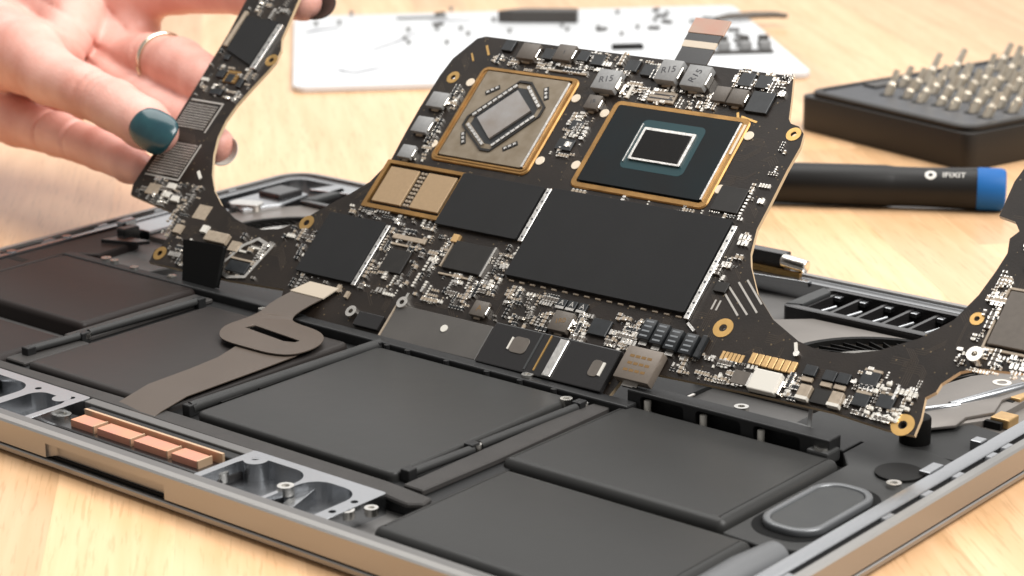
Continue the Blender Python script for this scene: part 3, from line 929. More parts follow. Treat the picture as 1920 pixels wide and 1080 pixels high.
part("connector_block", MB().box(-138.0, -128.2, 18.8, 22.6, 0, 1.8).bevel(.25), 'ceramic', brd, label="tan connector block above the black tape flap")
part("capacitor", MB().box(-142.4, -139.6, 21.6, 24.4, 0, 1.0, top=.12), 'white', brd)
part("capacitor", MB().box(-154.2, -150.6, 19.4, 22.8, 0, .8, top=.12), 'ceramic', brd)
part("capacitor", MB().box(-126.4, -122.2, 17.4, 21.2, 0, .9, top=.12), 'ceramic', brd)
fn = [(-126.4, 9.6), (-119.6, 7.9), (-112.2, 9.4), (-108.6, 22.4), (-116.6, 24.4), (-122.0, 20.4)]
fi = [(-125.4, 10.6), (-119.4, 9.0), (-113.2, 10.2), (-109.9, 21.6), (-116.4, 23.2), (-120.8, 19.8)]
part("shield_fence", MB().ring(fn, fi, 0, .6), 'silver', brd)
part("shield_fence", MB().box(-124, -111.5, 15.2, 15.8, 0, .5), 'ceramic', brd)
part("controller_chip", MB().box(-122.5, -113.5, 10.6, 14.6, 0, .7).bevel(.1, 1), 'chipdark', brd)
# black tape flap hanging straight down from the connector
flap = MB()
inv = BM.inverted()
top_l, top_r = inv @ (Vector((77.0, 119.6, 12.2 + LZ)) * MM), inv @ (Vector((95.2, 119.6, 13.0 + LZ)) * MM)
bot_r, bot_l = inv @ (Vector((94.0, 116.6, .3 + LZ)) * MM), inv @ (Vector((78.8, 116.6, -.8 + LZ)) * MM)
nn = (top_r - top_l).cross(bot_l - top_l).normalized() * 0.0016
q = [flap.bm.verts.new(p / MM) for p in (top_l, top_r, bot_r, bot_l)]
q2 = [flap.bm.verts.new((p + nn) / MM) for p in (top_l, top_r, bot_r, bot_l)]
flap.face(q); flap.face(q2[::-1])
for k in range(4):
    flap.face((q[k], q[(k + 1) % 4], q2[(k + 1) % 4], q2[k]))
part("tape_flap", flap.bevel(.3), 'blacktape', brd, label="black tape flap hanging from the board's left side")


# --- inductors with printed marks
def coil(u0, u1, v0, v1, h, m, txt=None, ink='ink_dark', size=3.2, rot=0.0, lab=None, term=True):
    o = part("inductor", MB().box(u0, u1, v0, v1, .25, h).bevel(.28, 2), m, brd, smooth=40, label=lab)
    if term:
        part("terminal", MB().box(u1 - .6, u1 + .35, v0 + (v1 - v0) * .2, v0 + (v1 - v0) * .75, 0, h * .8).bevel(.12, 1), 'silver', o)
        part("terminal", MB().box(u0 + (u1 - u0) * .3, u0 + (u1 - u0) * .7, v0 - .5, v0 + .4, 0, .5), 'ceramic', o)
    if txt:
        t = text_mesh(txt, size, ink)
        link("marking", t, o, loc=((u0 + u1) / 2, (v0 + v1) / 2, h + .02), rot=(0, 0, rot))
    return o


coil(-23.8, -15.4, 96.4, 103.8, 3.0, 'coilgrey', "R15", rot=.25)
coil(-3.6, 3.9, 102.5, 110.2, 3.0, 'coilgrey', "R15", rot=.25)
coil(6.3, 14.4, 101.6, 109.4, 3.0, 'coilgrey', "R15", rot=1.3)
coil(-23.2, -18.2, 89.6, 94.7, 2.0, 'coilbrown', "1R", size=2.0, rot=.3)
coil(-58.4, -51.4, 104.3, 110.4, 2.0, 'coilbrown')
coil(-44.6, -37.8, 105.6, 111.6, 2.0, 'coilbrown', "1", size=2.2)
coil(18.2, 23.2, 98.8, 104.2, 1.5, 'coilbrown', term=False)
coil(24.0, 29.6, 98.4, 103.8, 1.9, 'coilbrown')
coil(-82.0, -75.2, 81.8, 87.6, 1.9, 'coilgrey')
coil(-82.0, -75.6, 71.8, 77.8, 1.9, 'coilgrey')
coil(-81.2, -75.8, 61.8, 66.6, 1.9, 'coilgrey')
coil(-22.0, -16.6, 14.4, 19.4, 1.6, 'coilbrown', "A", 'ink_brown', 2.6, rot=.2)
coil(6.9, 13.4, 15.2, 21.6, 2.3, 'coilbrown', "1R0", 'ink_brown', 2.2, rot=.3)
big = coil(36.2, 47.8, 5.4, 15.6, 3.2, 'inductor', None, lab="largest bronze inductor beside the battery bar", term=False)
for k, w in enumerate((7.0, 7.6, 6.8)):
    for j in range(4):
        part("marking", MB().box(-.75, .75, -.4, .4, 0, .04), 'ink_brown', big, loc=(39.0 + j * 1.9 + .3 * (k % 2), 12.6 - 2.2 * k, 3.2))
part("terminal", MB().box(38.5, 43.5, 4.4, 5.4, 0, .9), 'silver', big)

# small blue-grey inductors, four dark capacitors in a row
for u in (6.2, 9.8, 13.6):
    o = part("resistor", MB().box(u - 1.5, u + 1.5, 23.1, 26.0, 0, .9).bevel(.12, 1), 'chipdark', brd)
    part("terminal", MB().box(u - 1.5, u + 1.5, 22.8, 23.6, 0, .92), 'silver', o)
    link("marking", text_mesh("A", 2.4, 'silver'), o, loc=(u, 24.7, .93))
for u, v in ((38.1, 21.9), (42.7, 21.3), (47.5, 20.6), (52.7, 20.3)):
    o = part("tantalum_capacitor", MB().box(u - 2.0, u + 2.0, v - 3.2, v + 3.2, .2, 2.1).bevel(.2, 2), 'chipdark', brd, smooth=40)
    for k in range(4):
        part("marking", MB().box(u - 1.3, u + 1.2, v - 2.4 + k * 1.5, v - 1.9 + k * 1.5, 2.1, 2.13), 'ink_grey', o)
    part("terminal", MB().box(u - 1.3, u + 1.3, v - 4.4, v - 3.3, 0, .7), 'silver', o)
o = part("tantalum_capacitor", MB().box(55.3, 57.0, 17.0, 24.2, 0, 1.6).bevel(.3), 'chipdark', brd)

# --- battery connector and its cover
cv = part("connector_cover", MB().box(-48.5, -11.6, 1.0, 12.6, .1, 1.0).bevel(.15, 1), 'coverfilm', brd, label="flat grey brown plate on the board's lower edge")
part("plate_dot", MB().cyl(-27.6, 8.3, 1.0, 1.25, 1.2, 16), 'white', cv)
part("plate_edge", MB().box(-49.1, -48.5, 1.0, 12.8, .1, 1.2), 'ceramic', cv)
bc = part("battery_connector", MB().box(-10.5, 34.0, .4, 13.8, .1, 2.0).bevel(.35), 'shiny', brd, label="glossy black battery connector with bright silver bar")
part("latch_bar", MB().box(13.6, 16.6, .8, 13.0, 2.0, 2.6).bevel(.2, 1), 'rail', bc)
part("gold_line", MB().box(9.8, 10.3, 1.8, 13.4, 2.0, 2.2), 'gold', bc)
part("edge_strip", MB().box(6.6, 7.2, 1.4, 13.4, 2.0, 2.2), 'speaker', bc)
part("contact_window", MB().prism(rrect(-1.6, 4.2, 5.6, 10.8, 1.4, 5), 1.95, 2.25).bevel(.1, 1), 'coilbrown', bc)
part("contact_window", MB().prism(rrect(27.2, 30.6, 4.2, 9.4, 1.2, 5), 1.95, 2.25).bevel(.1, 1), 'coilbrown', bc)
part("window_edge", MB().box(-2.2, -1.7, 6.2, 10.2, 2.0, 2.4), 'white', bc)
part("window_edge", MB().box(30.7, 31.5, 4.8, 9.0, 2.0, 2.4), 'white', bc)
for x, y in ((-63.4, 6.5), (-47.0, 13.2)):
    o = part("standoff", MB().washer(x, y, 0, 1.7, 1.9, .8, 20), 'silver', brd)
part("socket", MB().box(-60.5, -50.5, 2.6, 7.4, 0, 1.4).bevel(.2), 'shiny', brd)

# --- right lower strip: gold pads, white box, blocks
for k in range(6):
    part("gold_pad", MB().box(62.6 + k * 1.2, 63.5 + k * 1.2, 19.0, 21.4, 0, .25), 'goldpad', brd)
for k in range(7):
    part("gold_pad", MB().box(71.6 + k * 2.05, 73.3 + k * 2.05, 19.3 - .03 * k, 22.6, 0, .8).bevel(.12, 1), 'goldpad', brd)
wb = part("shield_can", MB().box(75.6, 83.9, 11.6, 17.8, 0, 2.2).bevel(.3), 'white', brd, label="small pale grey shield can under the gold contacts")
part("terminal", MB().box(83.6, 84.9, 12.0, 16.2, 0, 1.6).bevel(.2, 1), 'silver', wb)
for u, v in ((90.1, 20.9), (96.0, 20.6), (100.0, 20.7)):
    o = part("resistor", MB().box(u - 1.8, u + 1.8, v - 1.3, v + 1.7, 0, 1.0).bevel(.12, 1), 'chipdark', brd)
    part("terminal", MB().box(u - 1.6, u + 1.6, v - 2.9, v - 1.7, 0, .6), 'ceramic', o)
for u in (91.5, 100.9):
    o = part("ceramic_capacitor", MB().box(u - 1.7, u + 1.7, 12.8, 16.6, 0, 1.6).bevel(.15, 1), 'ceramic', brd)
    part("terminal", MB().box(u - 1.7, u + 1.8, 12.3, 13.2, 0, 1.65), 'white', o)
part("controller_chip", MB().box(93.8, 98.8, 12.4, 16.6, 0, .8).bevel(.1, 1), 'chip', brd)
part("controller_chip", MB().box(69.2, 74.2, 12.6, 16.6, 0, .9).bevel(.1, 1), 'coilbrown', brd)
part("chip_rail", MB().box(74.3, 75.0, 12.6, 16.6, 0, .9), 'silver', brd)
o = part("controller_chip", MB().box(19.2, 25.6, 17.2, 22.4, 0, 1.0).bevel(.15, 1), 'chipdark', brd)
for u0, v0, w_, h_ in ((104.4, 20.6, 5, 4), (105, 14.4, 4.4, 3.6), (111.6, 15.4, 4.6, 3.8)):
    o = part("controller_chip", MB().box(u0, u0 + w_, v0, v0 + h_, 0, .8).bevel(.1, 1), 'chipdark', brd)
    part("chip_rail", MB().box(u0, u0 + w_, v0 + h_ + .1, v0 + h_ + .8, 0, .6), 'ceramic', brd)
for u, v, a in ((112.6, 22.4, 0), (112.2, 20.6, 0), (110.9, 14.6, 0), (110.4, 13.2, 0), (117.8, 14.4, 0), (117.3, 12.9, 0), (119.4, 19.4, 0), (120.2, 16.6, 0), (110.0, 19.4, 0)):
    part("capacitor", MB().box(u - .7, u + .7, v - .55, v + .55, 0, .9).bevel(.2, 1), 'white', brd)
part("chip_rail", MB().box(115.2, 115.9, 18.2, 22.6, 0, .9), 'rail', brd)
part("silk_line", MB().box(82.2, 83.0, 25.4, 28.4, 0, .5).rot(.5, (82.6, 27, 0)), 'white', brd)
part("antenna_socket", MB().cyl(83.9, 25.0, 0, .9, .9, 12), 'silver', brd)
for a, b, cc, d in ((-74.6, 12, 1.4, 2.4), (-70, 10.8, 1.2, 2.2)):
    part("capacitor", MB().box(a, a + cc, b, b + d, 0, .9), 'ceramic', brd)
# diagonal traces beside the right cutout
for a, b in (((54.3, 40.8), (64.0, 33.4)), ((56.6, 42.6), (66.5, 34.6)), ((58.8, 43.8), (66.6, 37.4)), ((53.0, 39.4), (61.4, 32.6))):
    p, q = Vector(a), Vector(b)
    bx = MB().box(0, (q - p).length, -.28, .28, 0, .12)
    bx.rot(math.atan2((q - p).y, (q - p).x), (0, 0, 0))
    part("silk_line", bx, 'silk', brd, loc=(p.x, p.y, 0))
for u, v in ((52.4, 34.6), (53.9, 34.6)):
    part("silk_line", MB().box(u, u + .5, v - 1.8, v + 1.4, 0, .12), 'silk', brd)
part("controller_chip", MB().box(50.6, 54.6, 38.2, 41.4, 0, .8).bevel(.1, 1), 'chip', brd)
# corner marks near the top
for a, b, cc, d, r in ((-72.8, -72.0, 104.6, 109.2, .7), (30.2, 36.2, 94.6, 95.3, -.2), (29.0, 29.8, 93.0, 97.0, .5), (-77.0, -76.4, 101.6, 105.4, .7)):
    part("gold_mark", MB().box(a, b, cc, d, 0, .12).rot(r, ((a + b) / 2, (cc + d) / 2, 0)), 'gold', brd)
# dark square components of the top strip
for u0, u1, v0, v1 in ((-66.8, -62.6, 107.2, 111.4), (-49.9, -45.7, 106.0, 110), (23.6, 28.3, 105.6, 110.4), (29.7, 34.4, 105.6, 110.2), (-10.9, -6.4, 104.8, 109.0),
                       (-17.4, -12.8, 105.6, 109.8), (-36.4, -32.4, 107, 110.8), (-30.6, -26.2, 106.2, 110.2), (30.5, 38, 97.2, 104.5)):
    o = part("controller_chip", MB().box(u0, u1, v0, v1, 0, .9).bevel(.12, 1), 'chipdark', brd)
cn = part("board_connector", MB().box(-3.6, 5.8, 96.2, 100.0, 0, .7).bevel(.1, 1), 'ceramic', brd)
for k in range(2):
    part("contact_row", MB().box(-3.2, 5.4, 97.2 + k * 1.4, 97.6 + k * 1.4, .7, .8), 'ink_dark', cn)
part("chip_rail", MB().box(-45.5, -30, 102.2, 102.8, 0, .5), 'ceramic', brd)
part("chip_rail", MB().box(-11.6, -10.6, 96.2, 101.2, 0, .6), 'white', brd)

# --- display flex standing up behind the top edge
t0 = inv @ (Vector((222, 193, 74 + LZ)) * MM)
fx = MB()
prof = [(113.0, -1.6), (117.5, -1.2), (121.0, 0.2), (122.8, -.4), (123.9, -2.4), (129.2, -1.6)]   # (v, w) of a folded film
for (v0, w0), (v1, w1) in zip(prof, prof[1:]):
    pass
film = part("display_flex", MB().box(-3.6, 8.2, 112.5, 118.6, -1.9, -1.5), 'shiny', brd, label="short folded flex cable sticking up behind the board's top edge")
part("flex_band", MB().box(-3.9, 8.0, 118.6, 121.0, -1.9, -1.4), 'flexpale', film)
part("flex_band", MB().box(-4.2, 8.1, 121.0, 123.9, -1.9, -1.5), 'shiny', film)
part("flex_end", MB().box(-4.4, 8.5, 123.9, 129.6, -2.0, -1.3).bevel(.1, 1), 'flexpink', film)

# --- crowds of tiny soldered parts, set in short aligned rows: nobody could count them
RG = [(-67.8, -50.5, 15, 37.5, 120), (-49, -43, 16, 38, 50), (-42, -24, 15.5, 26.5, 60), (-24.8, -18.6, 22, 39.5, 60), (-14, 5.6, 14.5, 26.5, 90), (13.8, 19, 14.4, 23, 34),
      (25.8, 36, 14.6, 24.8, 70), (49.5, 75, 12, 19, 70), (84.5, 90, 12, 19.5, 26), (103, 121, 11.8, 25.2, 80), (-26.8, -18, 71.4, 88.4, 60), (-75.4, -71.8, 62, 92, 46),
      (-68, -24, 101.2, 105.4, 60), (-14, 5, 95.8, 102, 50), (6, 24, 95.4, 101.4, 50), (22, 40, 104, 111.5, 60), (-36, -5, 104.5, 111.6, 50), (-94, -70, 10.5, 15.4, 26),
      (-90, -52, 39, 42.4, 40), (-182, -156, 28.5, 38.4, 60), (-160, -152.5, 18, 38, 30), (-152, -140, 8.5, 18.5, 34), (-126, -109, 9, 24, 50), (-107, -93, 20, 31, 24),
      (-186, -162, 72.6, 86, 60), (-186, -184, 88, 118, 12), (-182, -166, 108, 122, 36), (126, 149, 31, 37.4, 60), (128.4, 131.2, 38, 60, 26), (48.6, 53.4, 41, 58, 26), (34, 48, 61, 63, 12),
      (46, 51.6, 64, 90, 14), (-12, 34, 59.8, 62.6, 14)]
for u, v, w_, h_ in ((-178, 82.6, 3.4, 3), (-172.6, 81.4, 3.4, 3.4), (-166.8, 80.0, 2.2, 3.6), (-175, 75.2, 5.4, 2.6), (-180.4, 89.6, 2.4, 2.0)):
    part("controller_chip", MB().box(u - w_ / 2, u + w_ / 2, v - h_ / 2, v + h_ / 2, 0, .7).bevel(.1, 1), 'chipdark', brd)
part("tan_array", MB().box(-175.4, -169.4, 79.6, 84.6, 0, .5), 'ink_brown', brd)
for k in range(4):
    part("array_line", MB().box(-175.2, -169.6, 80.1 + k * 1.2, 80.6 + k * 1.2, .5, .6), 'gold', brd)
part("controller_chip", MB().box(133, 141, 62, 70, 0, .9).bevel(.12, 1), 'chipdark', brd)
part("controller_chip", MB().box(136, 146, 76, 88, 0, .9).bevel(.12, 1), 'chip', brd)
part("screw_boss", MB().cyl(127.6, 91.5, 0, .8, 4.2, 24).bevel(.3), 'goldframe', brd)
RG += [(130, 149, 58, 95, 110), (127, 132, 46, 58, 24)]

rd = random.Random(21)
tiny = {k: MB() for k in ('ceramic', 'chipdark', 'silver', 'white', 'coilbrown')}
for (u0, u1, v0, v1, n) in RG:
    left = int(n * 1.9)
    while left > 0:
        k = min(left, rd.choice((1, 1, 2, 3, 3, 4, 5)))
        left -= k
        u, v = rd.uniform(u0, u1), rd.uniform(v0, v1)
        L_, w_ = rd.choice(((1.0, .55), (1.0, .55), (1.3, .7), (1.7, .9), (.7, .4)))
        hh = w_ * rd.uniform(.6, 1.0)
        along = rd.random() < .5            # the part's length along u?
        m = rd.choice(('ceramic', 'chipdark', 'silver', 'coilbrown', 'ceramic', 'white'))
        pitch = w_ + rd.choice((.25, .35, .5))
        for q in range(k):
            uu, vv = (u, v + q * pitch) if along else (u + q * pitch, v)
            if uu > u1 + .4 or vv > v1 + .4:
                break
            a, b = (L_ / 2, w_ / 2) if along else (w_ / 2, L_ / 2)
            e = .22 * L_
            if along:
                tiny[m].box(uu - a + e, uu + a - e, vv - b, vv + b, 0, hh)
                for s_ in (-1, 1):
                    tiny['silver'].box(uu + s_ * (a - e), uu + s_ * a, vv - b * 1.02, vv + b * 1.02, 0, hh * 1.03, top=.04)
            else:
                tiny[m].box(uu - a, uu + a, vv - b + e, vv + b - e, 0, hh)
                for s_ in (-1, 1):
                    tiny['silver'].box(uu - a * 1.02, uu + a * 1.02, vv + s_ * (b - e), vv + s_ * b, 0, hh * 1.03, top=.04)
for k, nm in (('ceramic', 'tiny_capacitors'), ('chipdark', 'tiny_resistors'), ('silver', 'solder_caps'), ('white', 'tiny_pale_parts'), ('coilbrown', 'tiny_brown_parts')):
    part(nm, tiny[k], k, brd, kind="stuff")

# --- fine copper traces and vias under the solder mask, on the bare areas
def inside(x, y):
    c = False
    for (x0, y0), (x1, y1) in zip(out, out[1:] + out[:1]):
        if (y0 > y) != (y1 > y) and x < (x1 - x0) * (y - y0) / (y1 - y0) + x0:
            c = not c
    return c


tr, vi = MB(), MB()
rd = random.Random(33)
for _ in range(520):
    u, v = rd.uniform(-188, 148), rd.uniform(3, 118)
    a0 = rd.choice((0, 45, 90, 135, 0, 90))
    a1 = a0 + rd.choice((-45, 45))
    l0, l1 = rd.uniform(2, 9), rd.uniform(2, 7)
    n = rd.randint(2, 6)
    for q in range(n):
        off = q * .62
        px, py = u - math.sin(math.radians(a0)) * off, v + math.cos(math.radians(a0)) * off
        for a, l in ((a0, l0), (a1, l1)):
            dx, dy = math.cos(math.radians(a)), math.sin(math.radians(a))
            ex, ey = px + dx * l, py + dy * l
            if inside(px, py) and inside(ex, ey) and inside((px + ex) / 2, (py + ey) / 2):
                nx, ny = -dy * .11, dx * .11
                tr.prism([(px - nx, py - ny), (ex - nx, ey - ny), (ex + nx, ey + ny), (px + nx, py + ny)], 0.0, .022)
            px, py = ex, ey
for _ in range(1700):
    u, v = rd.uniform(-188, 148), rd.uniform(3, 118)
    if inside(u - .4, v - .4) and inside(u + .4, v + .4):
        vi.cyl(u, v, 0, .03, rd.choice((.16, .2, .28)), 6)
part("copper_traces", tr, 'trace', brd, kind="stuff")
part("vias", vi, 'via', brd, kind="stuff")

# ------------------------------------------------------------------ the hand (one body), in the board's frame for the grip
def cap(p, a, b, ra, rb):
    a, b = np.array(a, float), np.array(b, float)
    ab = b - a
    t = np.clip(((p - a) @ ab) / (ab @ ab), 0, 1)
    return np.linalg.norm(p - a - t[..., None] * ab, axis=-1) - (ra + t * (rb - ra))


def smin(a, b, k):
    h = np.clip(.5 + .5 * (b - a) / k, 0, 1)
    return b + (a - b) * h - k * h * (1 - h)


def chain(p, pts):
    d = None
    for (a, ra), (b, rb) in zip(pts, pts[1:]):
        e = cap(p, a, b, ra, rb)
        d = e if d is None else smin(d, e, 2.0)
    return d


THUMB = [((-179.8, 50.9, 8.0), 7.3), ((-187, 52.8, 9.0), 8.6), ((-205, 57.2, 10.2), 8.8), ((-224, 60.4, 11), 9.0), ((-245, 64.0, 11), 10.4), ((-268, 72.0, 8), 13.5), ((-311, 82, -2), 17.5)]
INDEX = [((-176.0, 124.6, -11.2), 6.6), ((-187, 126.0, -12), 7.4), ((-214, 128.4, -15), 8.0), ((-250, 128.6, -18), 9.2), ((-290, 120, -18), 10.8), ((-345, 110, -16), 15)]
MIDDLE = [((-190, 82, -11.5), 7.4), ((-200, 87, -14), 9.2), ((-224, 94.6, -17.5), 10.2), ((-246, 98.6, -22), 9.4), ((-266, 100.0, -27), 9.6), ((-310, 104, -26), 13)]
RINGF = [((-171.2, 60.2, -9.6), 6.2), ((-182, 63.4, -11.6), 7.2), ((-202, 70.6, -16), 7.8), ((-232, 79.6, -22), 8.4), ((-264, 88, -27), 9.4), ((-310, 92, -26), 13)]
PINKY = [((-196.5, 44.6, -8.6), 5.6), ((-206, 46.6, -10), 6.6), ((-228, 51.4, -12.5), 7.4), ((-256, 55.0, -14), 8.0), ((-284, 57.6, -16), 8.8), ((-320, 64, -16), 13)]


def hand_sdf(p):
    palm = chain(p, [((-268, 112, -26), 9), ((-290, 100, -27), 14), ((-330, 98, -22), 19), ((-380, 92, -16), 23), ((-412, 88, -14), 24)])
    palm = smin(palm, chain(p, [((-276, 78, -25), 9), ((-300, 78, -24), 14), ((-340, 80, -18), 18)]), 8)
    web = chain(p, [((-268, 84, -4), 8.0), ((-286, 104, -10), 12.5), ((-310, 112, -12), 17), ((-345, 100, -8), 19)])
    th = smin(chain(p, THUMB), web, 7)
    f = chain(p, INDEX)
    f = smin(f, chain(p, MIDDLE), 1.2)
    f = smin(f, chain(p, RINGF), 1.2)
    f = smin(f, chain(p, PINKY), 1.2)
    d = smin(f, palm, 6)
    d = smin(d, th, 3.0)
    # knuckle creases: shallow grooves across a digit
    for c, ax, rad, dep in CREASE:
        q = p - np.array(c, float)
        t = q @ (np.array(ax, float) / np.linalg.norm(ax))
        d = d + dep * np.exp(-(t / .75) ** 2) * np.exp(-(np.sum(q * q, -1)) / rad ** 2)
    return d


CREASE = [((-213, 58, 18), (1, -.2, 0), 8, .9), ((-209.5, 57.5, 18), (1, -.3, 0), 7, .7), ((-217.5, 59.5, 18), (1, -.1, 0), 8, .8), ((-205, 57, 18), (1, -.3, 0), 6, .45),
          ((-243.5, 53, -6), (1, .05, 0), 11, 1.9), ((-262, 55, -6), (1, .0, 0), 11, 1.9), ((-284, 100, -14), (.25, 1, 0), 17, 2.0), ((-278, 92, -14), (.3, 1, 0), 17, 1.8),
          ((-246, 97, -14), (1, .1, 0), 10, .9), ((-270, 110, -18), (.5, 1, 0), 12, .8)]


def surface_nets(lo, hi, h, fn):
    n = [int(math.ceil((b - a) / h)) + 1 for a, b in zip(lo, hi)]
    ax = [lo[i] + h * np.arange(n[i]) for i in range(3)]
    F = np.empty(n, np.float32)
    for i in range(0, n[0], 24):
        g = np.stack(np.meshgrid(ax[0][i:i + 24], ax[1], ax[2], indexing='ij'), -1)
        F[i:i + 24] = fn(g)
    sgn = F < 0
    m = [k - 1 for k in n]
    acc = np.zeros((*m, 3), np.float64)
    cnt = np.zeros(m, np.int32)
    for d in range(3):
        o1, o2 = [k for k in range(3) if k != d]
        for a in (0, 1):
            for b in (0, 1):
                s0 = [slice(0, m[k]) for k in range(3)]
                s0[o1] = slice(a, a + m[o1])
                s0[o2] = slice(b, b + m[o2])
                s1 = list(s0)
                s1[d] = slice(1, 1 + m[d])
                f0, f1 = F[tuple(s0)], F[tuple(s1)]
                cr = sgn[tuple(s0)] != sgn[tuple(s1)]
                t = np.where(cr, f0 / np.where(cr, f0 - f1, 1), 0)
                acc[..., d] += np.where(cr, t, 0)
                acc[..., o1] += np.where(cr, a, 0)
                acc[..., o2] += np.where(cr, b, 0)
                cnt += cr
    idx = -np.ones(m, np.int64)
    act = cnt > 0
    ijk = np.argwhere(act)
    idx[act] = np.arange(len(ijk))
    V = (ijk + acc[act] / cnt[act][:, None]) * h + np.array(lo)
    Q = []
    for d in range(3):
        o1, o2 = (d + 1) % 3, (d + 2) % 3
        s0 = [slice(0, k) for k in n]
        s1 = [slice(0, k) for k in n]
        s0[d], s1[d] = slice(0, n[d] - 1), slice(1, n[d])
        cr = sgn[tuple(s0)] != sgn[tuple(s1)]
        e = np.argwhere(cr)
        ok = (e[:, o1] > 0) & (e[:, o2] > 0) & (e[:, o1] < m[o1]) & (e[:, o2] < m[o2])
        e = e[ok]
        flip = sgn[tuple(s0)][tuple(e.T)]
        quad = []
        for a, b in ((0, 0), (1, 0), (1, 1), (0, 1)):
            c_ = e.copy()
            c_[:, o1] -= a
            c_[:, o2] -= b
            quad.append(idx[tuple(c_.T)])
        q = np.stack(quad, 1)
        q[flip] = q[flip][:, ::-1]
        Q.append(q)
    Q = np.concatenate(Q)
    return V, Q[(Q >= 0).all(1)]


V, Q = surface_nets((-440, 28, -62), (-160, 142, 34), 1.0, hand_sdf)
# two passes of gentle smoothing over the net
nb = np.zeros_like(V); ct = np.zeros(len(V))
E_ = np.concatenate([Q[:, [0, 1]], Q[:, [1, 2]], Q[:, [2, 3]], Q[:, [3, 0]]])
for _ in range(2):
    nb[:] = 0; ct[:] = 0
    np.add.at(nb, E_[:, 0], V[E_[:, 1]]); np.add.at(nb, E_[:, 1], V[E_[:, 0]])
    np.add.at(ct, E_[:, 0], 1); np.add.at(ct, E_[:, 1], 1)
    V = V * .5 + .5 * nb / ct[:, None]
WR = BM @ (Vector((-330, 90, -14)) * MM)
PM = Matrix.Translation(WR)
toP = PM.inverted() @ BM
A4 = np.array(toP)
Vp = (V * MM) @ A4[:3, :3].T + A4[:3, 3]
me = bpy.data.meshes.new("person")
me.from_pydata(Vp.tolist(), [], Q.tolist())
me.materials.append(MT['skin'])
me.update()
bmh = bmesh.new()
bmh.from_mesh(me)
bmesh.ops.recalc_face_normals(bmh, faces=bmh.faces)
bmh.to_mesh(me)
bmh.free()
me.shade_smooth()
hand = bpy.data.objects.new("person", me)
C.objects.link(hand)
hand.matrix_world = PM
tag(hand, "hand with dark teal nail polish and a thin ring gripping the black circuit board", "person")


def nail(center, axis, normal, la, lb, m, curv=8.2):
    a = Vector(axis).normalized()
    n = Vector(normal).normalized()
    b = n.cross(a).normalized()
    n = a.cross(b).normalized()
    bmn = bmesh.new()
    NR, NT = 9, 40
    lays = []
    for h in (0.0, -.75):
        rows = []
        for i in range(NR + 1):
            r = i / NR
            row = []
            for k in range(NT):
                t = 2 * math.pi * k / NT
                cx_, sy_ = math.cos(t), math.sin(t)
                x = la * r * math.copysign(abs(cx_) ** .78, cx_)
                y = lb * r * math.copysign(abs(sy_) ** .78, sy_) * (1 + .05 * x / la)
                z = h - (y * y) / (2 * curv) - (x * x) / 60.0 - (.45 * r ** 7 if h == 0 else 0)
                row.append(bmn.verts.new(toP @ ((Vector(center) + a * x + b * y + n * z) * MM)))
                if i == 0:
                    break
            rows.append(row)
        lays.append(rows)
    for rows in lays:
        for k in range(NT):
            bmn.faces.new((rows[0][0], rows[1][k], rows[1][(k + 1) % NT]))
        for i in range(1, NR):
            for k in range(NT):
                m_ = (k + 1) % NT
                bmn.faces.new((rows[i][k], rows[i + 1][k], rows[i + 1][m_], rows[i][m_]))
    for k in range(NT):
        m_ = (k + 1) % NT
        bmn.faces.new((lays[0][NR][k], lays[1][NR][k], lays[1][NR][m_], lays[0][NR][m_]))
    bmesh.ops.recalc_face_normals(bmn, faces=bmn.faces)
    men = bpy.data.meshes.new("fingernail")
    bmn.to_mesh(men)
    bmn.free()
    men.materials.append(MT[m])
    men.shade_smooth()
    return link("fingernail", men, hand)


nail((-175.6, 48.2, 15.0), (1, -.16, -.42), (.38, -.28, .92), 8.8, 7.2, 'nail')
nail((-170.0, 125.4, -16.0), (1, .06, .12), (.55, .15, -1), 7.0, 5.0, 'nail_shaded')
nail((-167.6, 59.4, -13.2), (.9, -.3, .1), (.75, -.1, -.9), 6.2, 5.4, 'white', 6.5)
# ring round the middle finger
rc, ra = Vector((-236.0, 96.8, -19.8)), Vector((22, -4, 4.6)).normalized()
s_ = ra.cross(Vector((0, 0, 1))).normalized()
u_ = s_.cross(ra)
rg = MB()
pts = [rc + (s_ * math.cos(t) + u_ * math.sin(t)) * 10.2 for t in [2 * math.pi * k / 40 for k in range(41)]]
rg.tube([tuple(p) for p in pts], .95, 8)
ro = part("ring", rg, 'steelring', None, smooth=60)
for vtx in ro.data.vertices:
    vtx.co = toP @ vtx.co
ro.parent = hand

# ------------------------------------------------------------------ things on the bench behind
def zrot(p, a):
    return (p[0] * math.cos(a) - p[1] * math.sin(a), p[0] * math.sin(a) + p[1] * math.cos(a))


ma = math.atan2(176, 174)
MOR = Vector((-141.0, 381.0, 0))
mt_root = thing("magnetic_mat", "white magnetic work mat with grey ink marks and rounded corners at the back", "mat",
                Matrix.Translation(MOR * MM) @ Matrix.Rotation(ma, 4, 'Z'))
part("mat_sheet", MB().prism(rrect(0, 250, 0, 203, 7, 6), 0.2, 3.0).bevel(.5), 'mat', mt_root, smooth=40)
MI = (Matrix.Translation(MOR) @ Matrix.Rotation(ma, 4, 'Z')).inverted()


def on_mat(x, y):
    p = MI @ Vector((x, y, 0))
    return p.x, p.y


def stroke(pts, w):
    b = MB()
    q = [on_mat(*p) for p in pts]
    b.tube([(x, y, 3.0) for x, y in q], [w * .7] + [w * 1.2] * (len(q) - 2) + [w * .6], 8, flat=.12)
    part("ink_stroke", b, 'matink', mt_root)


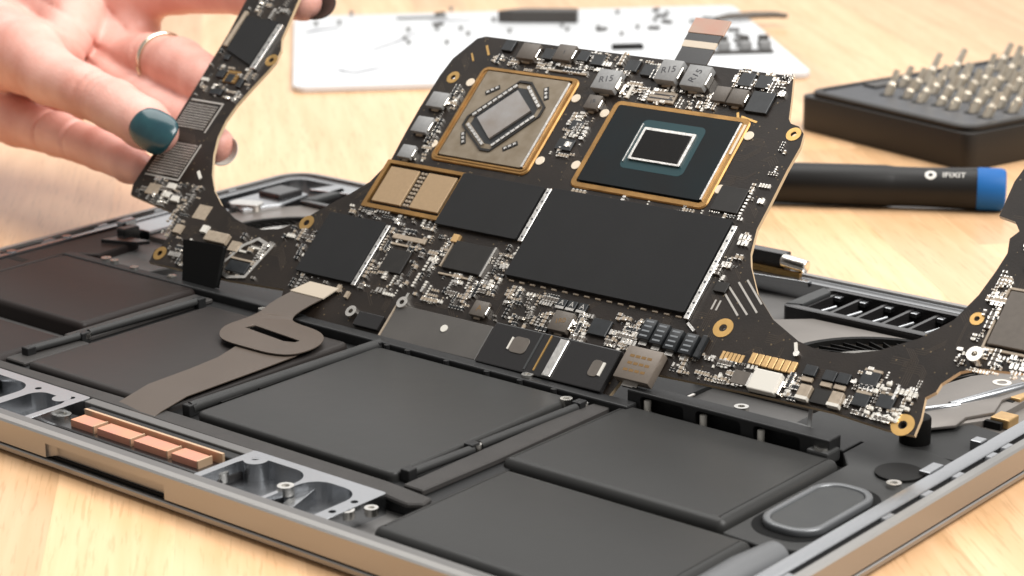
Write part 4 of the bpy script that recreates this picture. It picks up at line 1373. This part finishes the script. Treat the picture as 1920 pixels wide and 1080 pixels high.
stroke([(-155.2, 426.4), (-149.5, 424.4), (-142.3, 424.4), (-141.9, 434), (-141.9, 444.8)], 1.5)
stroke([(-242.0, 490.5), (-243.0, 500), (-239.0, 512)], 1.8)
stroke([(-199.9, 458.3), (-190, 466), (-177.7, 474.8), (-184, 500), (-194.4, 525.7)], .9)
stroke([(-170, 480), (-160, 488), (-149.9, 497.3)], .9)
stroke([(-215, 560), (-205, 565), (-196, 573)], 1.6)
stroke([(-190, 440), (-182, 448), (-172, 455)], .8)


def bench(name, lab, cat, mb, m, x, y, z=3.0, rot=None, group=None, smooth=False):
    px, py = x + 6, y - 11
    o = link(name, mb.mesh(name, m, smooth), None, loc=(px, py, z), rot=(0, 0, ma if rot is None else rot))
    return tag(o, lab, cat, group)


bench("steel_bracket", "long dark metal bracket lying near the mat's far edge", "bracket",
      MB().prism([(-22, -3.5), (-14, -5), (22, -5), (22, 6), (-8, 6), (-16, 2)], 0, 6.5).bevel(.8), 'bracket', -170, 603, rot=.6)
bench("black_clip", "small black rectangular clip lying on the white mat right of its middle", "clip", MB().box(-8, 8, -3.5, 3.5, 0, 2.2).bevel(.6), 'gasket', -81, 567)
ct = thing("contact_strip", "grey strip with three upright metal contacts on the mat's right end", "contact strip",
           Matrix.Translation(Vector((-19, 581, 3)) * MM) @ Matrix.Rotation(ma, 4, 'Z'))
part("strip_base", MB().box(-22, 14, -2.4, 2.4, 0, 1.6).bevel(.5), 'bracket', ct)
for x in (-11, 0, 10):
    b = part("contact", MB().box(x - 3, x + 3, -1, 7.5, 1.6, 6).bevel(.5), 'coilgrey', ct)
    part("contact_cap", MB().box(x - 2.6, x + 2.6, 4, 8.5, 6, 8).bevel(.4), 'bracket', b)
bench("hinge_arm", "long bent brownish metal arm at the mat's far right corner", "arm",
      MB().tube([(-20, -4, 2.5), (-12, 1, 3), (2, 3, 3), (14, 2, 3), (20, -1, 2.6)], [1.6, 2.2, 2.4, 2.2, 1.6], 10, flat=.8), 'coilbrown', -76, 672, smooth=50)
bench("spring_strip", "thin grey metal strip lying in the mat's far half", "strip", MB().box(-14, 14, -1.5, 1.5, 0, 1.2).bevel(.3), 'coilgrey', -228, 572)
bench("grey_lever", "short grey metal lever beside the upright contacts", "lever", MB().box(-8, 8, -2, 2, 0, 1.8).bevel(.4), 'coilgrey', -95, 655)
sc = MB().cyl(0, 0, 0, 1.6, .9, 10).cyl(0, 0, 1.6, 2.2, 1.5, 10).mesh("loose_screw", 'coilgrey')
rd = random.Random(5)
spots = [(-268, 556), (-232, 600), (-206, 536), (-196, 548), (-186, 556), (-172, 546), (-190, 588), (-160, 566), (-148, 596), (-138, 588), (-150, 648),
         (-128, 602), (-118, 640), (-112, 616), (-106, 594), (-126, 662), (-64, 594), (-40, 606), (-30, 596), (-180, 508), (-190, 516), (-164, 520), (-260, 520), (-252, 530)]
for x, y in spots:
    o = link("loose_screw", sc, None, loc=(x + 6, y - 10, 3.0))
    tag(o, "tiny loose screw standing on the white magnetic mat", "screw", "loose screws sorted on the mat")

clipm = MB().box(-3.2, 3.2, -1.3, 1.3, 0, 1.6).bevel(.4).mesh("metal_clip", 'bracket')
rd = random.Random(8)
for x, y in ((-60, 640), (-48, 628), (-40, 616), (-72, 650), (-92, 662), (-30, 604), (-104, 640), (-118, 654), (-132, 668), (-200, 560), (-118, 600), (-222, 586), (-98, 620)):
    o = link("metal_clip", clipm, None, loc=(x, y - 10, 3.0), rot=(0, 0, rd.uniform(0, 3)))
    tag(o, "tiny dark metal clip lying on the white magnetic mat", "clip", "small clips laid out on the mat")
# --- bit case
e1 = Vector((-0.9655, 0.2609, 0)); e2 = Vector((0.2609, 0.9655, 0))
CP = Vector((186.5, 434.0, 0))
ca = math.atan2(e2.y, e2.x)
CM_ = Matrix.Translation(CP * MM) @ Matrix.Rotation(ca, 4, 'Z')     # local x along e2, local y along e1
bx = thing("bit_case", "open dark driver bit case standing at the right back", "tool case", CM_)
CL, CWd, CH = 168, 100, 16.2
part("case_body", MB().prism(rrect(0, CL, 0, CWd, 5, 5), .2, CH - 1.2).bevel(.8), 'casebody', bx, smooth=35)
part("case_lip", MB().ring(rrect(2.2, CL - 2.2, 2.2, CWd - 2.2, 8, 6), rrect(5.4, CL - 5.4, 5.4, CWd - 5.4, 6, 6), CH - 1.3, CH + 1.0, cham=.2), 'casebody', bx, smooth=35)
part("tray_foam", MB().prism(rrect(5.2, CL - 5.2, 5.2, CWd - 5.2, 6, 6), CH - 1.4, CH + .3), 'foam', bx)
part("tray_handle", MB().box(30, 56, 84, 92, CH + .3, CH + 1.4).bevel(.5), 'bracket', bx)
hl = MB()
bit = MB()
hexs = [(2.0 * math.cos(math.radians(60 * k)), 2.0 * math.sin(math.radians(60 * k))) for k in range(6)]
bit.prism(hexs, 0, 10).cyl(0, 0, 10, 12.0, 1.9, 8, r1=1.4).cyl(0, 0, 12, 19.5, 1.4, 8, r1=1.25)
bit.bm.verts.ensure_lookup_table()
bitm = bit.mesh("driver_bit", 'steel')
holem = MB().cyl(0, 0, 0, .12, 3.0, 12).mesh("bit_hole", 'gasket')
rd = random.Random(11)
cnt = 0
ORD = "first second third fourth fifth sixth seventh eighth ninth tenth".split()
for j in range(10):
    for i in range(8):
        x, y = 24 + j * 15 + 2 * (i % 2), 15 + i * 9.4
        if x > CL - 12 or (j in (2,) and i < 2) or (j == 0 and i > 6):
            continue
        link("bit_hole", holem, bx, loc=(x, y, CH + .3))
        if rd.random() < .07:
            continue
        o = link("driver_bit", bitm, None)
        tilt = Matrix.Rotation(math.radians(31 + rd.uniform(-5, 5)), 4, 'Y') @ Matrix.Rotation(rd.uniform(-.05, .05), 4, 'X')
        o.matrix_world = CM_ @ Matrix.Translation(Vector((x, y, CH - 2.5)) * MM) @ tilt @ Matrix.Scale(.70 + rd.uniform(-.14, .24), 4, (0, 0, 1)) @ Matrix.Diagonal((1.02, 1.02, 1.0, 1))
        tag(o, "steel driver bit, %s from the near side in the %s bit row from the left" % (ORD[i], ORD[j]), "driver bit", "driver bits standing in the case")
        cnt += 1
for x, y, lab in ((62, 12, "stubby bright adapter standing among the bits nearest the front of the case"), (112, 20, "bright round-headed adapter standing deeper in the row of bits")):
    o = link("bit_adapter", MB().cyl(0, 0, 0, 8, 1.9, 14).cyl(0, 0, 8, 13, 3.4, 18).cyl(0, 0, 13, 22, 2.3, 14).mesh("bit_adapter", 'screw', 40), None)
    o.matrix_world = CM_ @ Matrix.Translation(Vector((x, y, CH - 1)) * MM) @ Matrix.Rotation(math.radians(14), 4, 'Y')
    tag(o, lab, "bit adapter")

# --- driver handle lying on the bench
A, B = Vector((131, 334.5, 8.0)), Vector((226.5, 388.5, 8.0))
dd = (B - A).normalized()
SM_ = Matrix.Translation(B * MM) @ Matrix.Rotation(math.atan2(dd.y, dd.x), 4, 'Z')
drv = thing("screwdriver", "black screwdriver handle with a blue end cap lying on the bench", "screwdriver", SM_)
Ls = (B - A).length


def lathe(prof, n=32):
    b = MB()
    ls = [[b.v(x, r * math.cos(2 * math.pi * k / n), r * math.sin(2 * math.pi * k / n)) for k in range(n)] for x, r in prof]
    for p, q in zip(ls, ls[1:]):
        for k in range(n):
            j = (k + 1) % n
            b.face((p[k], p[j], q[j], q[k]))
    b.face(ls[0]); b.face(ls[-1][::-1])
    return b


part("handle", lathe([(-Ls, 6.0), (-Ls + 3, 7.6), (-60, 7.8), (-44, 7.8), (-41, 7.45), (-40.4, 7.4), (-30, 7.35), (-16, 7.65), (-10.6, 7.9), (-10.5, 7.4)]), 'handle', drv, smooth=35)
part("end_cap", lathe([(-10.5, 7.85), (-9, 8.0), (-2.0, 7.9), (-.5, 7.5), (0, 6.7), (.2, 0.02)]), 'blue', drv, smooth=35)
tm = text_mesh("IFIXIT", 3.4, 'print')
face = Matrix.Rotation(math.radians(-22), 4, 'X')


def wrap(me_, cx, turn):
    """lay flat print round the handle; turn = degrees from the top towards the camera"""
    for v in me_.vertices:
        x, y, z = v.co / MM
        a = math.radians(90 + turn) + y / 7.8
        r = 7.44 + max(0, cx + x + 30) * 0.026 + z
        v.co = Vector((cx + x, -r * math.cos(a), r * math.sin(a))) * MM
    return me_


link("lettering", wrap(tm, -19.0, -38), drv)
lm = MB().washer(0, 0, 0, .05, 2.1, .9, 20).mesh("emblem", 'print')
link("emblem", wrap(lm, -27.5, -38), drv)
